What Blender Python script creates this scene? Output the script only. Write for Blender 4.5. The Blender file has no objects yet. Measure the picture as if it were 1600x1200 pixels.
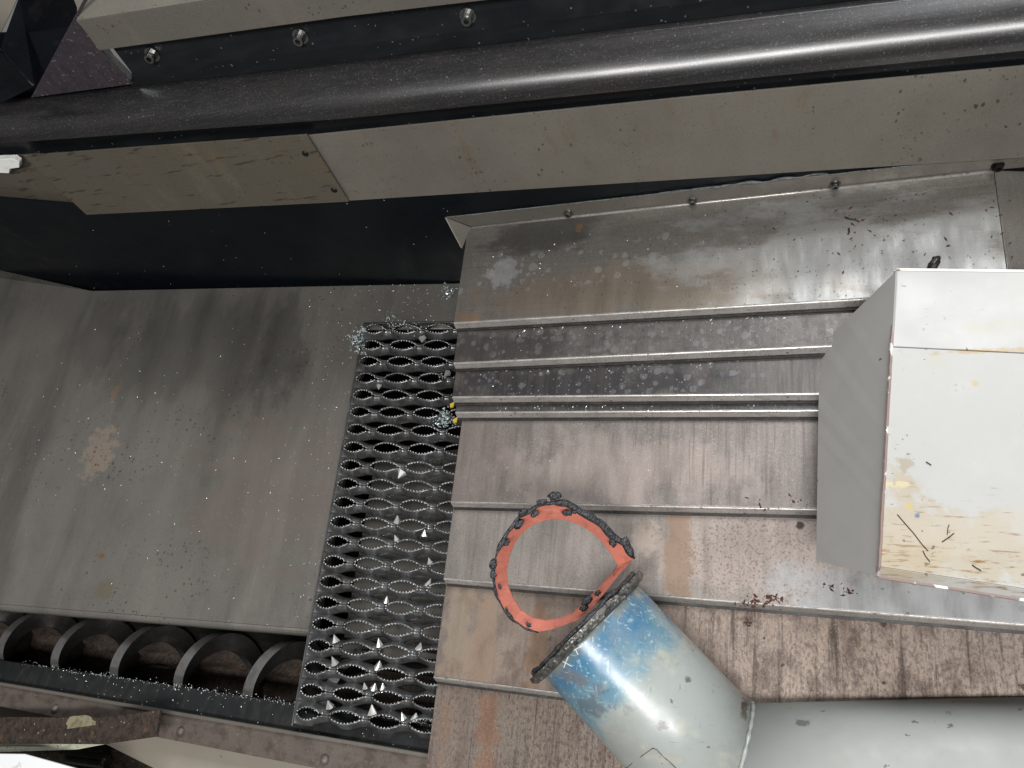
import bpy, bmesh, math, random
from mathutils import Vector, Matrix, noise as mnoise
random.seed(7)
S = bpy.context.scene
COL = S.collection
# ------------------------------------------------------------------ frames
# machine frame: U along the lathe bed (right), V up the cover slope, W out of the covers.
# the bed leans 11 degrees, so machine -> world is a turn about X.
LEAN = math.radians(11.0)
MW = Matrix.Rotation(LEAN, 4, 'X')
RC = Matrix(((0.93263171, 0.10828162, -0.34419933), (-0.02413674, -0.9330527, -0.35892908), (-0.36002153, 0.34305649, -0.86758097)))
FPX = 1177.0
CAM = Vector((0.39695701, -0.96202813, 0.83802775))
def V3(*a): return Vector(a)
# ------------------------------------------------------------------ camera
cam_d = bpy.data.cameras.new('camera'); cam = bpy.data.objects.new('camera', cam_d); COL.objects.link(cam)
cam_d.sensor_width = 36.0; cam_d.lens = 36.0 * FPX / 1600.0; cam_d.clip_start = 0.02; cam_d.clip_end = 60
xr = MW.to_3x3() @ Vector(RC[0]); yd = MW.to_3x3() @ Vector(RC[1]); zf = MW.to_3x3() @ Vector(RC[2])
m = Matrix.Identity(4)
for i in range(3):
    m[i][0] = xr[i]; m[i][1] = -yd[i]; m[i][2] = -zf[i]
cam.matrix_world = Matrix.Translation(MW @ CAM) @ m
S.camera = cam
# ------------------------------------------------------------------ world and lamps (workshop ceiling light behind and above)
W = bpy.data.worlds.new('World'); S.world = W; W.use_nodes = True
bg = W.node_tree.nodes['Background']; bg.inputs[0].default_value = (0.90, 0.895, 0.885, 1); bg.inputs[1].default_value = 0.17
S.view_settings.view_transform = 'Standard'; S.view_settings.look = 'None'; S.view_settings.exposure = 0.1; S.view_settings.gamma = 1.0
def area(name, pos, target, sx, sy, power, col=(1, 1, 1)):
    l = bpy.data.lights.new(name, 'AREA'); l.shape = 'RECTANGLE'; l.size = sx; l.size_y = sy; l.energy = power; l.color = col
    o = bpy.data.objects.new(name, l); COL.objects.link(o)
    p = MW @ Vector(pos); t = MW @ Vector(target); z = (p - t).normalized()
    x = (MW.to_3x3() @ Vector((1, 0, 0))); x = (x - z * x.dot(z)).normalized(); y = z.cross(x)
    mm = Matrix.Identity(4)
    for i in range(3): mm[i][0] = x[i]; mm[i][1] = y[i]; mm[i][2] = z[i]
    o.matrix_world = Matrix.Translation(p) @ mm
    return o
area('ceiling_lamp', (0.75, -1.75, 2.1), (0.25, -0.75, 0.0), 2.0, 0.4, 74, (1.0, 0.985, 0.965))
area('machine_lamp', (0.80, 0.65, 1.75), (0.35, -0.6, 0.05), 1.4, 0.7, 46, (0.97, 0.985, 1.0))

# ------------------------------------------------------------------ projecting helpers
def ray(x, y): return RC.transposed() @ Vector(((x - 800) / FPX, (y - 600) / FPX, 1.0))
def hit(x, y, p0, n):
    d = ray(x, y); n = Vector(n); return CAM + d * ((Vector(p0) - CAM).dot(n) / d.dot(n))
def Pw(x, y, w): return hit(x, y, (0, 0, w), (0, 0, 1))
def Pv(x, y, v): return hit(x, y, (0, v, 0), (0, 1, 0))
def camP(X, Y, Z): return CAM + RC.transposed() @ Vector((X, Y, Z))
def poly_y(pts, x):
    if x <= pts[0][0]: a, b = pts[0], pts[1]
    elif x >= pts[-1][0]: a, b = pts[-2], pts[-1]
    else:
        for a, b in zip(pts, pts[1:]):
            if a[0] <= x <= b[0]: break
    return a[1] + (b[1] - a[1]) * (x - a[0]) / (b[0] - a[0])
# ------------------------------------------------------------------ object helpers
def props(o, label=None, cat=None, group=None, kind=None):
    if label: o['label'] = label
    if cat: o['category'] = cat
    if group: o['group'] = group
    if kind: o['kind'] = kind
def empty(name, base, label, cat, group=None):
    o = bpy.data.objects.new(name, None); COL.objects.link(o); o.empty_display_size = 0.02
    o.matrix_world = Matrix.Translation(MW @ Vector(base)) @ MW
    o['_b'] = list(base); props(o, label, cat, group)
    return o
def build(name, verts, faces, mat, parent=None, base=None, smooth=False, bevel=0, solid=0, sub=0, autosm=None, offset=-1):
    """ verts are machine coordinates; the mesh stores them again in the attribute mp for the materials """
    if parent is not None: b = Vector(parent['_b'])
    else: b = Vector(base) if base is not None else sum((Vector(v) for v in verts), Vector()) / max(1, len(verts))
    me = bpy.data.meshes.new(name)
    me.from_pydata([tuple(Vector(v) - b) for v in verts], [], faces)
    at = me.attributes.new('mp', 'FLOAT_VECTOR', 'POINT')
    flat = [c for v in verts for c in v]; at.data.foreach_set('vector', flat)
    me.materials.append(mat)
    me.update()
    bm = bmesh.new(); bm.from_mesh(me); bmesh.ops.recalc_face_normals(bm, faces=bm.faces) if solid == 0 else None
    bm.to_mesh(me); bm.free()
    if smooth:
        me.polygons.foreach_set('use_smooth', [True] * len(me.polygons))
        if autosm: me.set_sharp_from_angle(angle=autosm)
    o = bpy.data.objects.new(name, me); COL.objects.link(o)
    if parent is not None: o.parent = parent; o['_b'] = list(b)
    else: o.matrix_world = Matrix.Translation(MW @ b) @ MW; o['_b'] = list(b)
    if sub:
        md = o.modifiers.new('sub', 'SUBSURF'); md.levels = sub; md.render_levels = sub
    if solid:
        md = o.modifiers.new('solid', 'SOLIDIFY'); md.thickness = abs(solid); md.offset = -1 if solid > 0 else 1
    if bevel:
        md = o.modifiers.new('bevel', 'BEVEL'); md.width = bevel; md.segments = 2; md.limit_method = 'ANGLE'; md.angle_limit = 0.6
    return o
class MB:
    def __init__(s): s.v = []; s.f = []
    def add(s, verts, faces):
        k = len(s.v); s.v += [Vector(v) for v in verts]; s.f += [[i + k for i in f] for f in faces]
    def prism(s, poly, ext):
        n = len(poly); ext = Vector(ext); top = [Vector(p) for p in poly]; bot = [p + ext for p in top]
        f = [list(range(n)), list(range(2 * n - 1, n - 1, -1))] + [[i, i + n, (i + 1) % n + n, (i + 1) % n] for i in range(n)]
        s.add(top + bot, f)
    def box(s, c, ax, ay, az):
        c, ax, ay, az = Vector(c), Vector(ax), Vector(ay), Vector(az)
        s.prism([c - ax - ay + az, c + ax - ay + az, c + ax + ay + az, c - ax + ay + az], -2 * az)
    def grid(s, rows, close_u=False, close_v=False):
        nr, nc = len(rows), len(rows[0]); v = [p for r in rows for p in r]; f = []
        for i in range(nr if close_v else nr - 1):
            for j in range(nc if close_u else nc - 1):
                a, b = i, (i + 1) % nr; c, d = j, (j + 1) % nc
                f.append([a * nc + c, a * nc + d, b * nc + d, b * nc + c])
        s.add(v, f)
    def loft(s, secs):       # closed sections, capped
        n = len(secs[0]); k = len(s.v); s.grid(secs, close_u=True)
        s.f.append([k + i for i in range(n)][::-1]); s.f.append([k + (len(secs) - 1) * n + i for i in range(n)])
    def tube(s, pts, r, seg=8, rf=None):
        secs = []
        for i, p in enumerate(pts):
            p = Vector(p); d = (Vector(pts[min(i + 1, len(pts) - 1)]) - Vector(pts[max(i - 1, 0)])).normalized()
            a = d.orthogonal().normalized() if i == 0 else (a - d * a.dot(d)).normalized()
            b = d.cross(a); rr = rf(i) if rf else r
            secs.append([p + (a * math.cos(2 * math.pi * k / seg) + b * math.sin(2 * math.pi * k / seg)) * rr for k in range(seg)])
        s.loft(secs)
    def out(s, name, mat, parent=None, **k): return build(name, s.v, s.f, mat, parent, **k)

# ------------------------------------------------------------------ materials
def lin(h):
    if not isinstance(h, str): return (h[0], h[1], h[2], 1)
    c = [int(h[i:i + 2], 16) / 255 for i in (0, 2, 4)]
    return tuple((x / 12.92 if x <= 0.04045 else ((x + 0.055) / 1.055) ** 2.4) for x in c) + (1,)
def M(name, col, metal=0.0, rough=0.4, layers=(), roughvar=0.1, rscale=(30, 30, 30), bump=(), coat=0.0, aniso=0.0, off=(0, 0, 0), spec=0.5):
    mt = bpy.data.materials.new(name); mt.use_nodes = True; nt = mt.node_tree; N = nt.nodes; Lk = nt.links
    bs = N['Principled BSDF']
    at = N.new('ShaderNodeAttribute'); at.attribute_name = 'mp'
    ad = N.new('ShaderNodeVectorMath'); ad.operation = 'ADD'; Lk.new(at.outputs['Vector'], ad.inputs[0]); ad.inputs[1].default_value = off
    P0 = ad.outputs[0]
    def val(sock, v):
        if hasattr(v, 'is_output'): Lk.new(v, sock)
        else: sock.default_value = v
    def vm(op, a, b=None):
        n = N.new('ShaderNodeVectorMath'); n.operation = op; val(n.inputs[0], a)
        if b is not None: val(n.inputs[1], b)
        return n
    def ma(op, a, b=None, clamp=False):
        n = N.new('ShaderNodeMath'); n.operation = op; n.use_clamp = clamp; val(n.inputs[0], a)
        if b is not None: val(n.inputs[1], b)
        return n.outputs[0]
    def nz(scale, detail=4, rgh=0.55):
        v = vm('MULTIPLY', P0, scale).outputs[0]
        n = N.new('ShaderNodeTexNoise'); n.inputs['Scale'].default_value = 1; n.inputs['Detail'].default_value = detail; n.inputs['Roughness'].default_value = rgh
        Lk.new(v, n.inputs['Vector']); return n.outputs['Fac']
    def mr(x, lo, hi, a=0.0, b=1.0):
        n = N.new('ShaderNodeMapRange'); n.interpolation_type = 'SMOOTHSTEP'
        for k, v in zip((0, 1, 2, 3, 4), (x, lo, hi, a, b)): val(n.inputs[k], v)
        return n.outputs[0]
    def patch(c, r, amp, sc):
        d = vm('SUBTRACT', at.outputs['Vector'], tuple(c)).outputs[0]
        d = vm('MULTIPLY', d, tuple(1 / max(q, 1e-4) for q in r)).outputs[0]
        l = vm('LENGTH', d).outputs['Value']
        nn = ma('MULTIPLY', ma('SUBTRACT', nz((sc, sc, sc) if not isinstance(sc, tuple) else sc, 5, 0.65), 0.5), amp * 4)
        return mr(ma('ADD', l, nn), 1.15, 0.55)
    cur = lin(col); metalv = metal; roughv = None
    for L in layers:
        kind = L[0]; o = L[-1] if isinstance(L[-1], dict) else {}
        if kind == 'noise':
            _, sc, lo, hi, c, st = L[:6]; mk = mr(nz(sc, o.get('detail', 5), o.get('rgh', 0.6)), lo, hi)
        elif kind == 'speck':
            _, sc, rad, c, st = L[:5]
            v = vm('MULTIPLY', P0, sc).outputs[0]
            wn = N.new('ShaderNodeTexNoise'); wn.inputs['Scale'].default_value = 2.2; wn.inputs['Detail'].default_value = 3; Lk.new(v, wn.inputs['Vector'])
            wv = vm('MULTIPLY', vm('SUBTRACT', wn.outputs['Color'], (.5, .5, .5)).outputs[0], (o.get('warp', .55),) * 3).outputs[0]
            v = vm('ADD', v, wv).outputs[0]
            vo = N.new('ShaderNodeTexVoronoi'); vo.inputs['Scale'].default_value = 1; Lk.new(v, vo.inputs['Vector'])
            sp = N.new('ShaderNodeSeparateColor'); Lk.new(vo.outputs['Color'], sp.inputs[0])
            rr = ma('MULTIPLY', sp.outputs[0], rad)
            mk = mr(ma('SUBTRACT', vo.outputs['Distance'], rr), o.get('soft', 0.02), 0.0)
            mk = ma('MULTIPLY', mk, mr(sp.outputs[1], o.get('keep', 0.5), o.get('keep', 0.5) + 0.05))
            if 'mask' in o:
                q = o['mask']; mk = ma('MULTIPLY', mk, mr(nz(q[0], 3), q[1], q[2]))
        elif kind == 'patch':
            _, cc, rd, c, st = L[:5]; mk = patch(cc, rd, o.get('amp', 0.5), o.get('sc', 40))
        elif kind == 'axis':   # distance along an axis: (origin, dir, lo, hi)
            _, og, dr, lo, hi, c, st = L[:7]
            d = vm('SUBTRACT', at.outputs['Vector'], tuple(og)).outputs[0]
            d = vm('DOT_PRODUCT', d, tuple(dr)).outputs['Value']
            nn = ma('MULTIPLY', ma('SUBTRACT', nz(o.get('nsc', (30, 30, 30)), 5, 0.65), 0.5), o.get('amp', 0.05))
            mk = mr(ma('ADD', d, nn), lo, hi)
        if 'in' in o:
            q = o['in']; mk = ma('MULTIPLY', mk, patch(q[0], q[1], q[2] if len(q) > 2 else 0.5, 40))
        mk = ma('MULTIPLY', mk, st)
        mx = N.new('ShaderNodeMix'); mx.data_type = 'RGBA'
        if o.get('mul'): mx.blend_type = 'MULTIPLY'
        Lk.new(mk, mx.inputs[0]); val(mx.inputs[6], cur); val(mx.inputs[7], lin(c)); cur = mx.outputs[2]
        if 'metal' in o:
            n = N.new('ShaderNodeMix'); n.data_type = 'FLOAT'; Lk.new(mk, n.inputs[0]); val(n.inputs[2], metalv); n.inputs[3].default_value = o['metal']; metalv = n.outputs[0]
        if 'rough' in o:
            n = N.new('ShaderNodeMix'); n.data_type = 'FLOAT'; Lk.new(mk, n.inputs[0]); val(n.inputs[2], roughv if roughv is not None else rough); n.inputs[3].default_value = o['rough']; roughv = n.outputs[0]
    bs.inputs['Specular IOR Level'].default_value = spec
    val(bs.inputs['Base Color'], cur); val(bs.inputs['Metallic'], metalv)
    rv = mr(nz(rscale, 4), 0.3, 0.7, -roughvar, roughvar)
    rv = ma('ADD', rv, roughv if roughv is not None else rough, True); Lk.new(rv, bs.inputs['Roughness'])
    if coat: bs.inputs['Coat Weight'].default_value = coat; bs.inputs['Coat Roughness'].default_value = 0.26
    if bump:
        prev = None
        for sc, st, dist in bump:
            b = N.new('ShaderNodeBump'); b.inputs['Strength'].default_value = st; b.inputs['Distance'].default_value = dist
            Lk.new(nz(sc, 4, 0.6), b.inputs['Height'])
            if prev: Lk.new(prev, b.inputs['Normal'])
            prev = b.outputs[0]
        Lk.new(prev, bs.inputs['Normal'])
    return mt
X0 = (0, 0, 0)
def steel(name, col, layers=(), metal=0.5, rough=0.33, off=(0, 0, 0), streak=0.35, along=False, **k):
    base = [('noise', (9, 7, 9), 0.35, 0.7, '6d6a66', 0.45),
            ('noise', (9, 300, 60) if along else (260, 7, 40), 0.45, 0.75, '4d4744', streak),
            ('noise', (30, 1000, 300) if along else (900, 40, 300), 0.45, 0.8, '8e8986', 0.25),
            ('noise', (420, 420, 420), 0.52, 0.72, '524c49', 0.35),
            ('noise', (1100, 700, 900), 0.50, 0.68, '47413d', 0.45), ('noise', (800, 1000, 900), 0.56, 0.7, 'b0aaa5', 0.35),
            ('speck', (420, 420, 420), 0.35, '352d29', 0.6, {'keep': 0.8, 'mask': ((17, 17, 17), 0.48, 0.62)})]
    return M(name, col, metal, rough, base + list(layers), off=off, rscale=(60, 14, 30), **k)
def pp(x, y, w): return tuple(Pw(x, y, w))
WK = [0.012 * (7 - k) for k in range(8)]
rust = {'metal': 0.1, 'rough': 0.75}
mat_plate = [
 steel('steel_cover_top', '6c6a65', [
    ('patch', pp(1000, 450, WK[0]), (0.24, 0.035, 1), '7a6a58', 0.45, {'amp': 0.5, 'sc': 18}),
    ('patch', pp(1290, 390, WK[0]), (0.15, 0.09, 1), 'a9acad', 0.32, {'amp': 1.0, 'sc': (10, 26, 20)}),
    ('speck', (95, 95, 95), 0.55, '9a9b99', 0.4, {'keep': 0.35, 'soft': 0.10, 'in': (pp(880, 415, WK[0]), (0.17, 0.035, 1), 0.6)}),
    ('speck', (60, 60, 60), 0.45, '7f7f7c', 0.6, {'keep': 0.3, 'soft': 0.04, 'in': (pp(1330, 400, WK[0]), (0.10, 0.022, 1), 0.4)}),
    ('patch', pp(785, 425, WK[0]), (0.022, 0.02, 1), '9fa1a2', 0.5, {'amp': 0.9, 'sc': 70}),
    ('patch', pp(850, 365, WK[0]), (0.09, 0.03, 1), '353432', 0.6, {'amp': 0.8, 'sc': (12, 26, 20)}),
    ('speck', (240, 330, 240), 0.28, '2c2622', 0.8, {'keep': 0.6, 'warp': 1.0, 'in': (pp(1230, 440, WK[0]), (0.16, 0.07, 1), 0.8), 'metal': 0.1}),
    ('speck', (300, 200, 210), 0.3, '2c2622', 0.7, {'keep': 0.8, 'metal': 0.1}),
    ('patch', pp(905, 357, WK[0]), (0.004, 0.006, 1), '6b4a2c', 0.6, {'amp': 0.8, 'sc': 150, 'metal': 0.1}),
    ('patch', pp(735, 498, WK[0]), (0.02, 0.01, 1), '8a6844', 0.5, {'amp': 0.8, 'sc': 80}),
    ], rough=0.36, along=True, streak=0.25),
 steel('steel_cover_spotted', '4f4c4a', [
    ('patch', pp(770, 545, WK[1]), (0.10, 0.022, 1), '322f2e', 0.6, {'amp': 0.8, 'sc': 40}),
    ('speck', (120, 120, 120), 0.55, '77787b', 0.4, {'keep': 0.4, 'soft': .12, 'in': (pp(950, 530, WK[1]), (0.25, 0.04, 1), 0.7)}),
    ('noise', (120, 120, 90), 0.5, 0.62, '48413e', 0.6)], rough=0.42, off=(3, 1, 0)),
 steel('steel_cover_dark', '3f3e3e', [
    ('patch', pp(900, 600, WK[2]), (0.16, 0.03, 1), '2e2d30', 0.7, {'amp': 0.7, 'sc': 35}),
    ('speck', (125, 125, 125), 0.55, '74757a', 0.5, {'keep': 0.45, 'soft': .12, 'in': (pp(900, 590, WK[2]), (0.22, 0.04, 1), 0.8)}),
    ('speck', (350, 350, 350), 0.35, 'a0a0a2', 0.6, {'keep': 0.6, 'in': (pp(860, 600, WK[2]), (0.15, 0.03, 1), 0.8)}),
    ('noise', (300, 12, 90), 0.5, 0.64, '4a4240', 0.6)], rough=0.4, off=(6, 2, 0)),
 steel('steel_cover_strip', '3f3e3f', [('noise', (140, 140, 90), 0.5, 0.62, '38363a', 0.6)], rough=0.38, off=(9, 3, 0)),
 steel('steel_cover_pink', '807975', [
    ('patch', pp(960, 740, WK[4]), (0.16, 0.05, 1), 'a2958e', 0.45, {'amp': 0.7, 'sc': 25}),
    ('patch', pp(740, 730, WK[4]), (0.05, 0.09, 1), '7d706a', 0.4, {'amp': 0.5, 'sc': 25}),
    ('noise', (500, 500, 300), 0.55, 0.7, 'b5a9a2', 0.5, {'in': (pp(960, 720, WK[4]), (0.22, 0.07, 1), 0.7)}),
    ('noise', (330, 9, 90), 0.52, 0.66, '5d4f4b', 0.55, {'in': (pp(1180, 690, WK[4]), (0.15, 0.08, 1), 0.6)}),
    ], rough=0.42, off=(12, 4, 0)),
 steel('steel_cover_stained', '8c857f', [
    ('patch', pp(1012, 835, WK[5]), (0.016, 0.02, 1), '7d6a52', 0.4, {'amp': 0.5, 'sc': 60, **rust}),
    ('patch', pp(1180, 860, WK[5]), (0.12, 0.07, 1), 'a89a93', 0.5, {'amp': 0.7, 'sc': 30}),
    ('noise', (380, 380, 300), 0.5, 0.66, '5a4a44', 0.6, {'in': (pp(1190, 870, WK[5]), (0.10, 0.08, 1), 0.6)}),
    ('patch', pp(1480, 950, WK[5]), (0.16, 0.04, 1), '9aa0a4', 0.6, {'amp': 0.5, 'sc': 30}),
    ('speck', (120, 120, 120), 0.45, '565b5a', 0.7, {'keep': 0.7, 'in': (pp(1480, 950, WK[5]), (0.15, 0.03, 1), 0.6)}),
    ('patch', pp(1060, 862, WK[5]), (0.017, 0.085, 1), '6b4d30', 0.6, {'amp': 0.5, 'sc': 60, **rust}),
    ('patch', pp(1250, 821, WK[5]), (0.005, 0.005, 1), '1c1310', 0.95, {'amp': 0.3, 'sc': 200, **rust}),
    ], rough=0.42, off=(15, 5, 0)),
 steel('steel_cover_rusty', '87786d', [
    ('noise', (50, 28, 50), 0.45, 0.68, '4a3d37', 0.7, {**rust}), ('noise', (420, 210, 400), 0.44, 0.66, '463a35', 0.6, {'in': (pp(1400, 1040, WK[6]), (0.36, 0.14, 1), 0.3), **rust}),
    ('noise', (170, 9, 60), 0.5, 0.70, '2f211b', 0.8, {'in': (pp(1330, 1020, WK[6]), (0.30, 0.12, 1), 0.4), **rust}),
    ('noise', (700, 700, 700), 0.55, 0.7, 'a3948a', 0.5, {'in': (pp(1330, 1050, WK[6]), (0.34, 0.10, 1), 0.4), **rust}),
    ('patch', pp(755, 1010, WK[6]), (0.016, 0.06, 1), '77604a', 0.5, {'amp': 0.8, 'sc': 50, **rust}),
    ('patch', pp(715, 985, WK[6]), (0.02, 0.07, 1), '80705c', 0.4, {'amp': 0.8, 'sc': 50, **rust}),
    ('patch', pp(840, 1000, WK[6]), (0.012, 0.06, 1), '6d4f34', 0.5, {'amp': 0.9, 'sc': 50, **rust}),
    ('speck', (110, 90, 110), 0.35, '2a1712', 0.85, {'keep': 0.75, 'warp': 1.2, 'mask': ((18, 12, 18), .48, .62), **rust}),
    ], rough=0.5, off=(18, 6, 0), metal=0.6),
 steel('steel_cover_brown', '75675c', [
    ('noise', (60, 20, 60), 0.45, 0.7, '4b3d35', 0.6), ('noise', (400, 180, 400), 0.44, 0.66, '3d302a', 0.7, {**rust}),
    ('noise', (300, 6, 60), 0.52, 0.68, '2e211b', 0.7, {**rust}),
    ('patch', pp(760, 1150, WK[7]), (0.014, 0.06, 1), '6d4b36', 0.6, {'amp': 0.9, 'sc': 45, **rust}),
    ('patch', pp(695, 1130, WK[7]), (0.008, 0.05, 1), '6a5342', 0.5, {'amp': 0.9, 'sc': 45, **rust}),
    ('noise', (700, 500, 700), 0.56, 0.7, 'a0948c', 0.5)], rough=0.5, off=(21, 7, 0), metal=0.55)]
mat_lip = steel('steel_lip', 'b3afab', [('noise', (60, 300, 300), 0.5, 0.7, '6d6763', 0.5), ('speck', (180, 400, 300), 0.35, '3a332f', 0.8, {'keep': 0.65, 'mask': ((20, 20, 20), .45, .6)})], rough=0.3, streak=0.15)  # paler than the plates: light caught by the folds is put into the colour
mat_screw = M('bright_screw', '8f8f8d', 1.0, 0.3, [('noise', (300, 300, 300), 0.5, 0.7, '4a4644', 0.5)])
mat_dark_screw = M('dark_screw', '2c2a28', 0.8, 0.4)
mat_sealant = M('grey_sealant', '5d615f', 0.0, 0.6, [('noise', (300, 300, 300), 0.45, 0.65, '2a2d2e', 0.7)], bump=[((300, 300, 300), 0.8, 0.002)])
mat_wall = M('dark_wall', '0b1014', 0.0, 0.4, [('noise', (12, 12, 12), 0.4, 0.7, '080a0c', 0.6)], roughvar=0.08, spec=0.15)
tray_c = lambda x, y: tuple(hit(x, y, TR0, GN))
GA = Vector((.98639567, .02845215, -.16190749)); GB = Vector((-.03307825, .99911587, -.02594845)); GN = GA.cross(GB).normalized()
GO = Vector((-0.13117368, -0.78856745, -0.02681921)); PU, PV = 0.050355, 0.025808
TR0 = GO - GN * 0.010
mat_tray = M('tray_steel', '87847e', 0.62, 0.26, [
    ('noise', (7, 5, 7), 0.35, 0.7, '5e5b57', 0.5), ('noise', (300, 60, 300), 0.5, 0.75, '8a8680', 0.2),
    ('noise', (12, 2.0, 12), 0.48, 0.72, '4d4b47', 0.5), ('noise', (900, 900, 900), 0.52, 0.68, '4a4641', 0.45), ('noise', (800, 800, 800), 0.58, 0.7, '9c9890', 0.3),
    ('speck', (190, 190, 190), 0.40, '2f2823', 0.8, {'keep': 0.45, 'warp': .9, 'mask': ((9, 9, 9), 0.40, 0.60), 'metal': 0.1}), ('noise', (500, 7, 60), 0.6, 0.72, 'a5a19a', 0.25),
    ('patch', tray_c(156, 705), (0.024, 0.045, 1), '7a6552', 0.45, {'amp': 0.9, 'sc': 70, **rust}),
    ('speck', (200, 200, 200), 0.4, '4b2f20', 0.8, {'keep': 0.4, 'in': (tray_c(156, 705), (0.024, 0.045, 1), 0.5)}),
    ('patch', tray_c(180, 613), (0.0055, 0.018, 1), '6f502f', 0.7, {'amp': 0.7, 'sc': 90, **rust}),
    ('patch', tray_c(159, 868), (0.007, 0.007, 1), '4d3413', 0.8, {'amp': 0.7, 'sc': 90, **rust}),
    ('patch', tray_c(165, 920), (0.012, 0.014, 1), '75683c', 0.35, {'amp': 0.7, 'sc': 90}),
    ('patch', tray_c(150, 540), (0.04, 0.13, 1), '33312e', 0.28, {'amp': 1.1, 'sc': (9, 4, 9), 'rough': .18}),  # this and the next two: blurry dark reflections put into the colour
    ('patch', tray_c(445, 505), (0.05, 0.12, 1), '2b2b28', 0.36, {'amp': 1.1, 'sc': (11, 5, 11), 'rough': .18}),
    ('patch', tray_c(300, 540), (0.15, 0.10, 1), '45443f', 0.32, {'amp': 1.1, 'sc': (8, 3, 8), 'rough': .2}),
    ('patch', tray_c(420, 760), (0.12, 0.12, 1), '857871', 0.5, {'amp': 0.7, 'sc': 20})],
    rscale=(25, 4, 25), roughvar=0.1, aniso=0.0)
mat_grate = M('grating_steel', '747576', 0.75, 0.3, [('noise', (120, 120, 120), 0.45, 0.7, '35342f', 0.6), ('noise', (30, 9, 30), 0.5, 0.7, '4d453f', 0.5)])
mat_teeth = M('worn_teeth', 'b9bab9', 0.7, 0.3, [('noise', (60, 60, 60), 0.42, 0.62, '4a4844', 0.85)])
mat_teeth2 = M('lit_polished_edge', 'a3a2a0', 0.85, 0.28, [('noise', (60, 60, 60), 0.45, 0.7, '5b5956', 0.5)])
mat_trough = M('trough_steel', '131312', 0.1, 0.5, spec=.25, layers= [('noise', (60, 60, 60), 0.45, 0.7, '161412', 0.7)])
mat_auger = M('auger_steel', '4a4948', 0.85, 0.26, [('noise', (90, 90, 90), 0.45, 0.68, '3d3936', 0.6)])
mat_sludge = M('brown_sludge', '33281f', 0.0, 0.75, [('noise', (130, 130, 130), 0.45, 0.65, '15100d', 0.8), ('noise', (40, 40, 40), 0.55, 0.7, '523a2d', 0.5)], bump=[((220, 220, 220), 1.0, 0.004)])
mat_blackbar = M('black_painted_bar', '1d1f20', 0.0, 0.45, spec=.25, layers= [('noise', (90, 40, 90), 0.45, 0.7, '35342f', 0.4)])
mat_brownrail = M('brown_soiled_rail', '605852', 0.35, 0.5, [('noise', (60, 60, 60), 0.42, 0.66, '43362e', 0.7), ('noise', (30, 160, 30), 0.5, 0.7, '6d6159', 0.4), ('noise', (500, 500, 500), 0.52, 0.7, '332a24', 0.5), ('speck', (220, 220, 220), 0.3, '7b7269', 0.6, {'keep': 0.8})])
mat_rust = M('flaking_rust', '352a21', 0.1, 0.8, [('noise', (110, 110, 110), 0.42, 0.62, '170f0b', 0.8), ('noise', (70, 70, 70), 0.56, 0.66, '57422f', 0.6), ('speck', (220, 220, 220), 0.3, '9d958c', 0.6, {'keep': 0.85})], bump=[((200, 200, 200), 0.8, 0.003)])
mat_cream = M('cream_sheet', '807a70', 0.0, 0.5, [('noise', (40, 40, 40), 0.4, 0.7, '7d766a', 0.5), ('speck', (70, 70, 70), 0.22, '3d322b', 0.8, {'keep': 0.7})])
mat_greenpaint = M('old_green_paint', 'a9ab99', 0.0, 0.5, [('noise', (80, 80, 80), 0.5, 0.65, '6f6f58', 0.5), ('noise', (140, 140, 140), 0.6, 0.66, '5a3d26', 0.8)])
mat_oldflake = M('dull_paint_flake', '75725c', 0.0, 0.6, [('noise', (120, 120, 120), 0.48, 0.62, '5a4a33', 0.7)])
mat_white = M('white_enamel', 'd9dcdd', 0.0, 0.25, [('noise', (60, 60, 60), 0.6, 0.66, '8d7a5c', 0.4)])
mat_clip = M('white_plastic', 'd8d9d6', 0.0, 0.4, [('noise', (120, 120, 120), 0.5, 0.7, '9a968c', 0.4)])
def taupe(name, col, layers=(), off=X0):
    return M(name, col, 0.35, 0.36, [('noise', (8, 8, 8), 0.35, 0.7, '5e5a53', 0.5), ('noise', (30, 30, 6), 0.5, 0.75, '767064', 0.4),
        ('speck', (170, 170, 110), 0.3, '3b3128', 0.8, {'keep': 0.6, 'mask': ((13, 13, 5), 0.45, 0.62)}),
        ('noise', (45, 45, 12), 0.6, 0.72, '6f5433', 0.3), ('noise', (600, 600, 600), 0.52, 0.7, '4d463c', 0.4), ('noise', (500, 500, 500), 0.6, 0.7, '8f897e', 0.3),
        ('speck', (300, 300, 220), 0.32, '3b3128', 0.75, {'keep': 0.5, 'warp': 1.0, 'mask': ((16, 16, 4), 0.5, 0.62)})] + list(layers), off=off, rscale=(20, 20, 20), roughvar=0.08)
mat_taupe = taupe('taupe_panel', '736f67')
mat_taupe2 = taupe('dirty_taupe_panel', '5d574c', [('noise', (26, 60, 170), 0.58, 0.68, '2f271d', 0.7)], (4, 4, 4))
mat_taupe3 = taupe('taupe_housing', '69655f', (), (8, 8, 8))
mat_rail = M('black_brushed_rail', '1d1d1f', 0.3, 0.36, coat=0.9, layers=[
    ('noise', (6, 500, 500), 0.45, 0.7, '373537', 0.5), ('noise', (14, 30, 30), 0.42, 0.68, '2d2827', 0.5),
    ('noise', (420, 420, 420), 0.56, 0.7, '5c5856', 0.35), ('noise', (700, 700, 700), 0.6, 0.7, '8a8886', 0.45), ('speck', (300, 300, 300), 0.25, '9a9896', 0.5, {'keep': 0.86, 'warp': 1.0, 'mask': ((15, 15, 15), .48, .6)})], rscale=(10, 120, 120), roughvar=0.07,
    bump=[((8, 600, 600), 0.12, 0.0006)])
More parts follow.
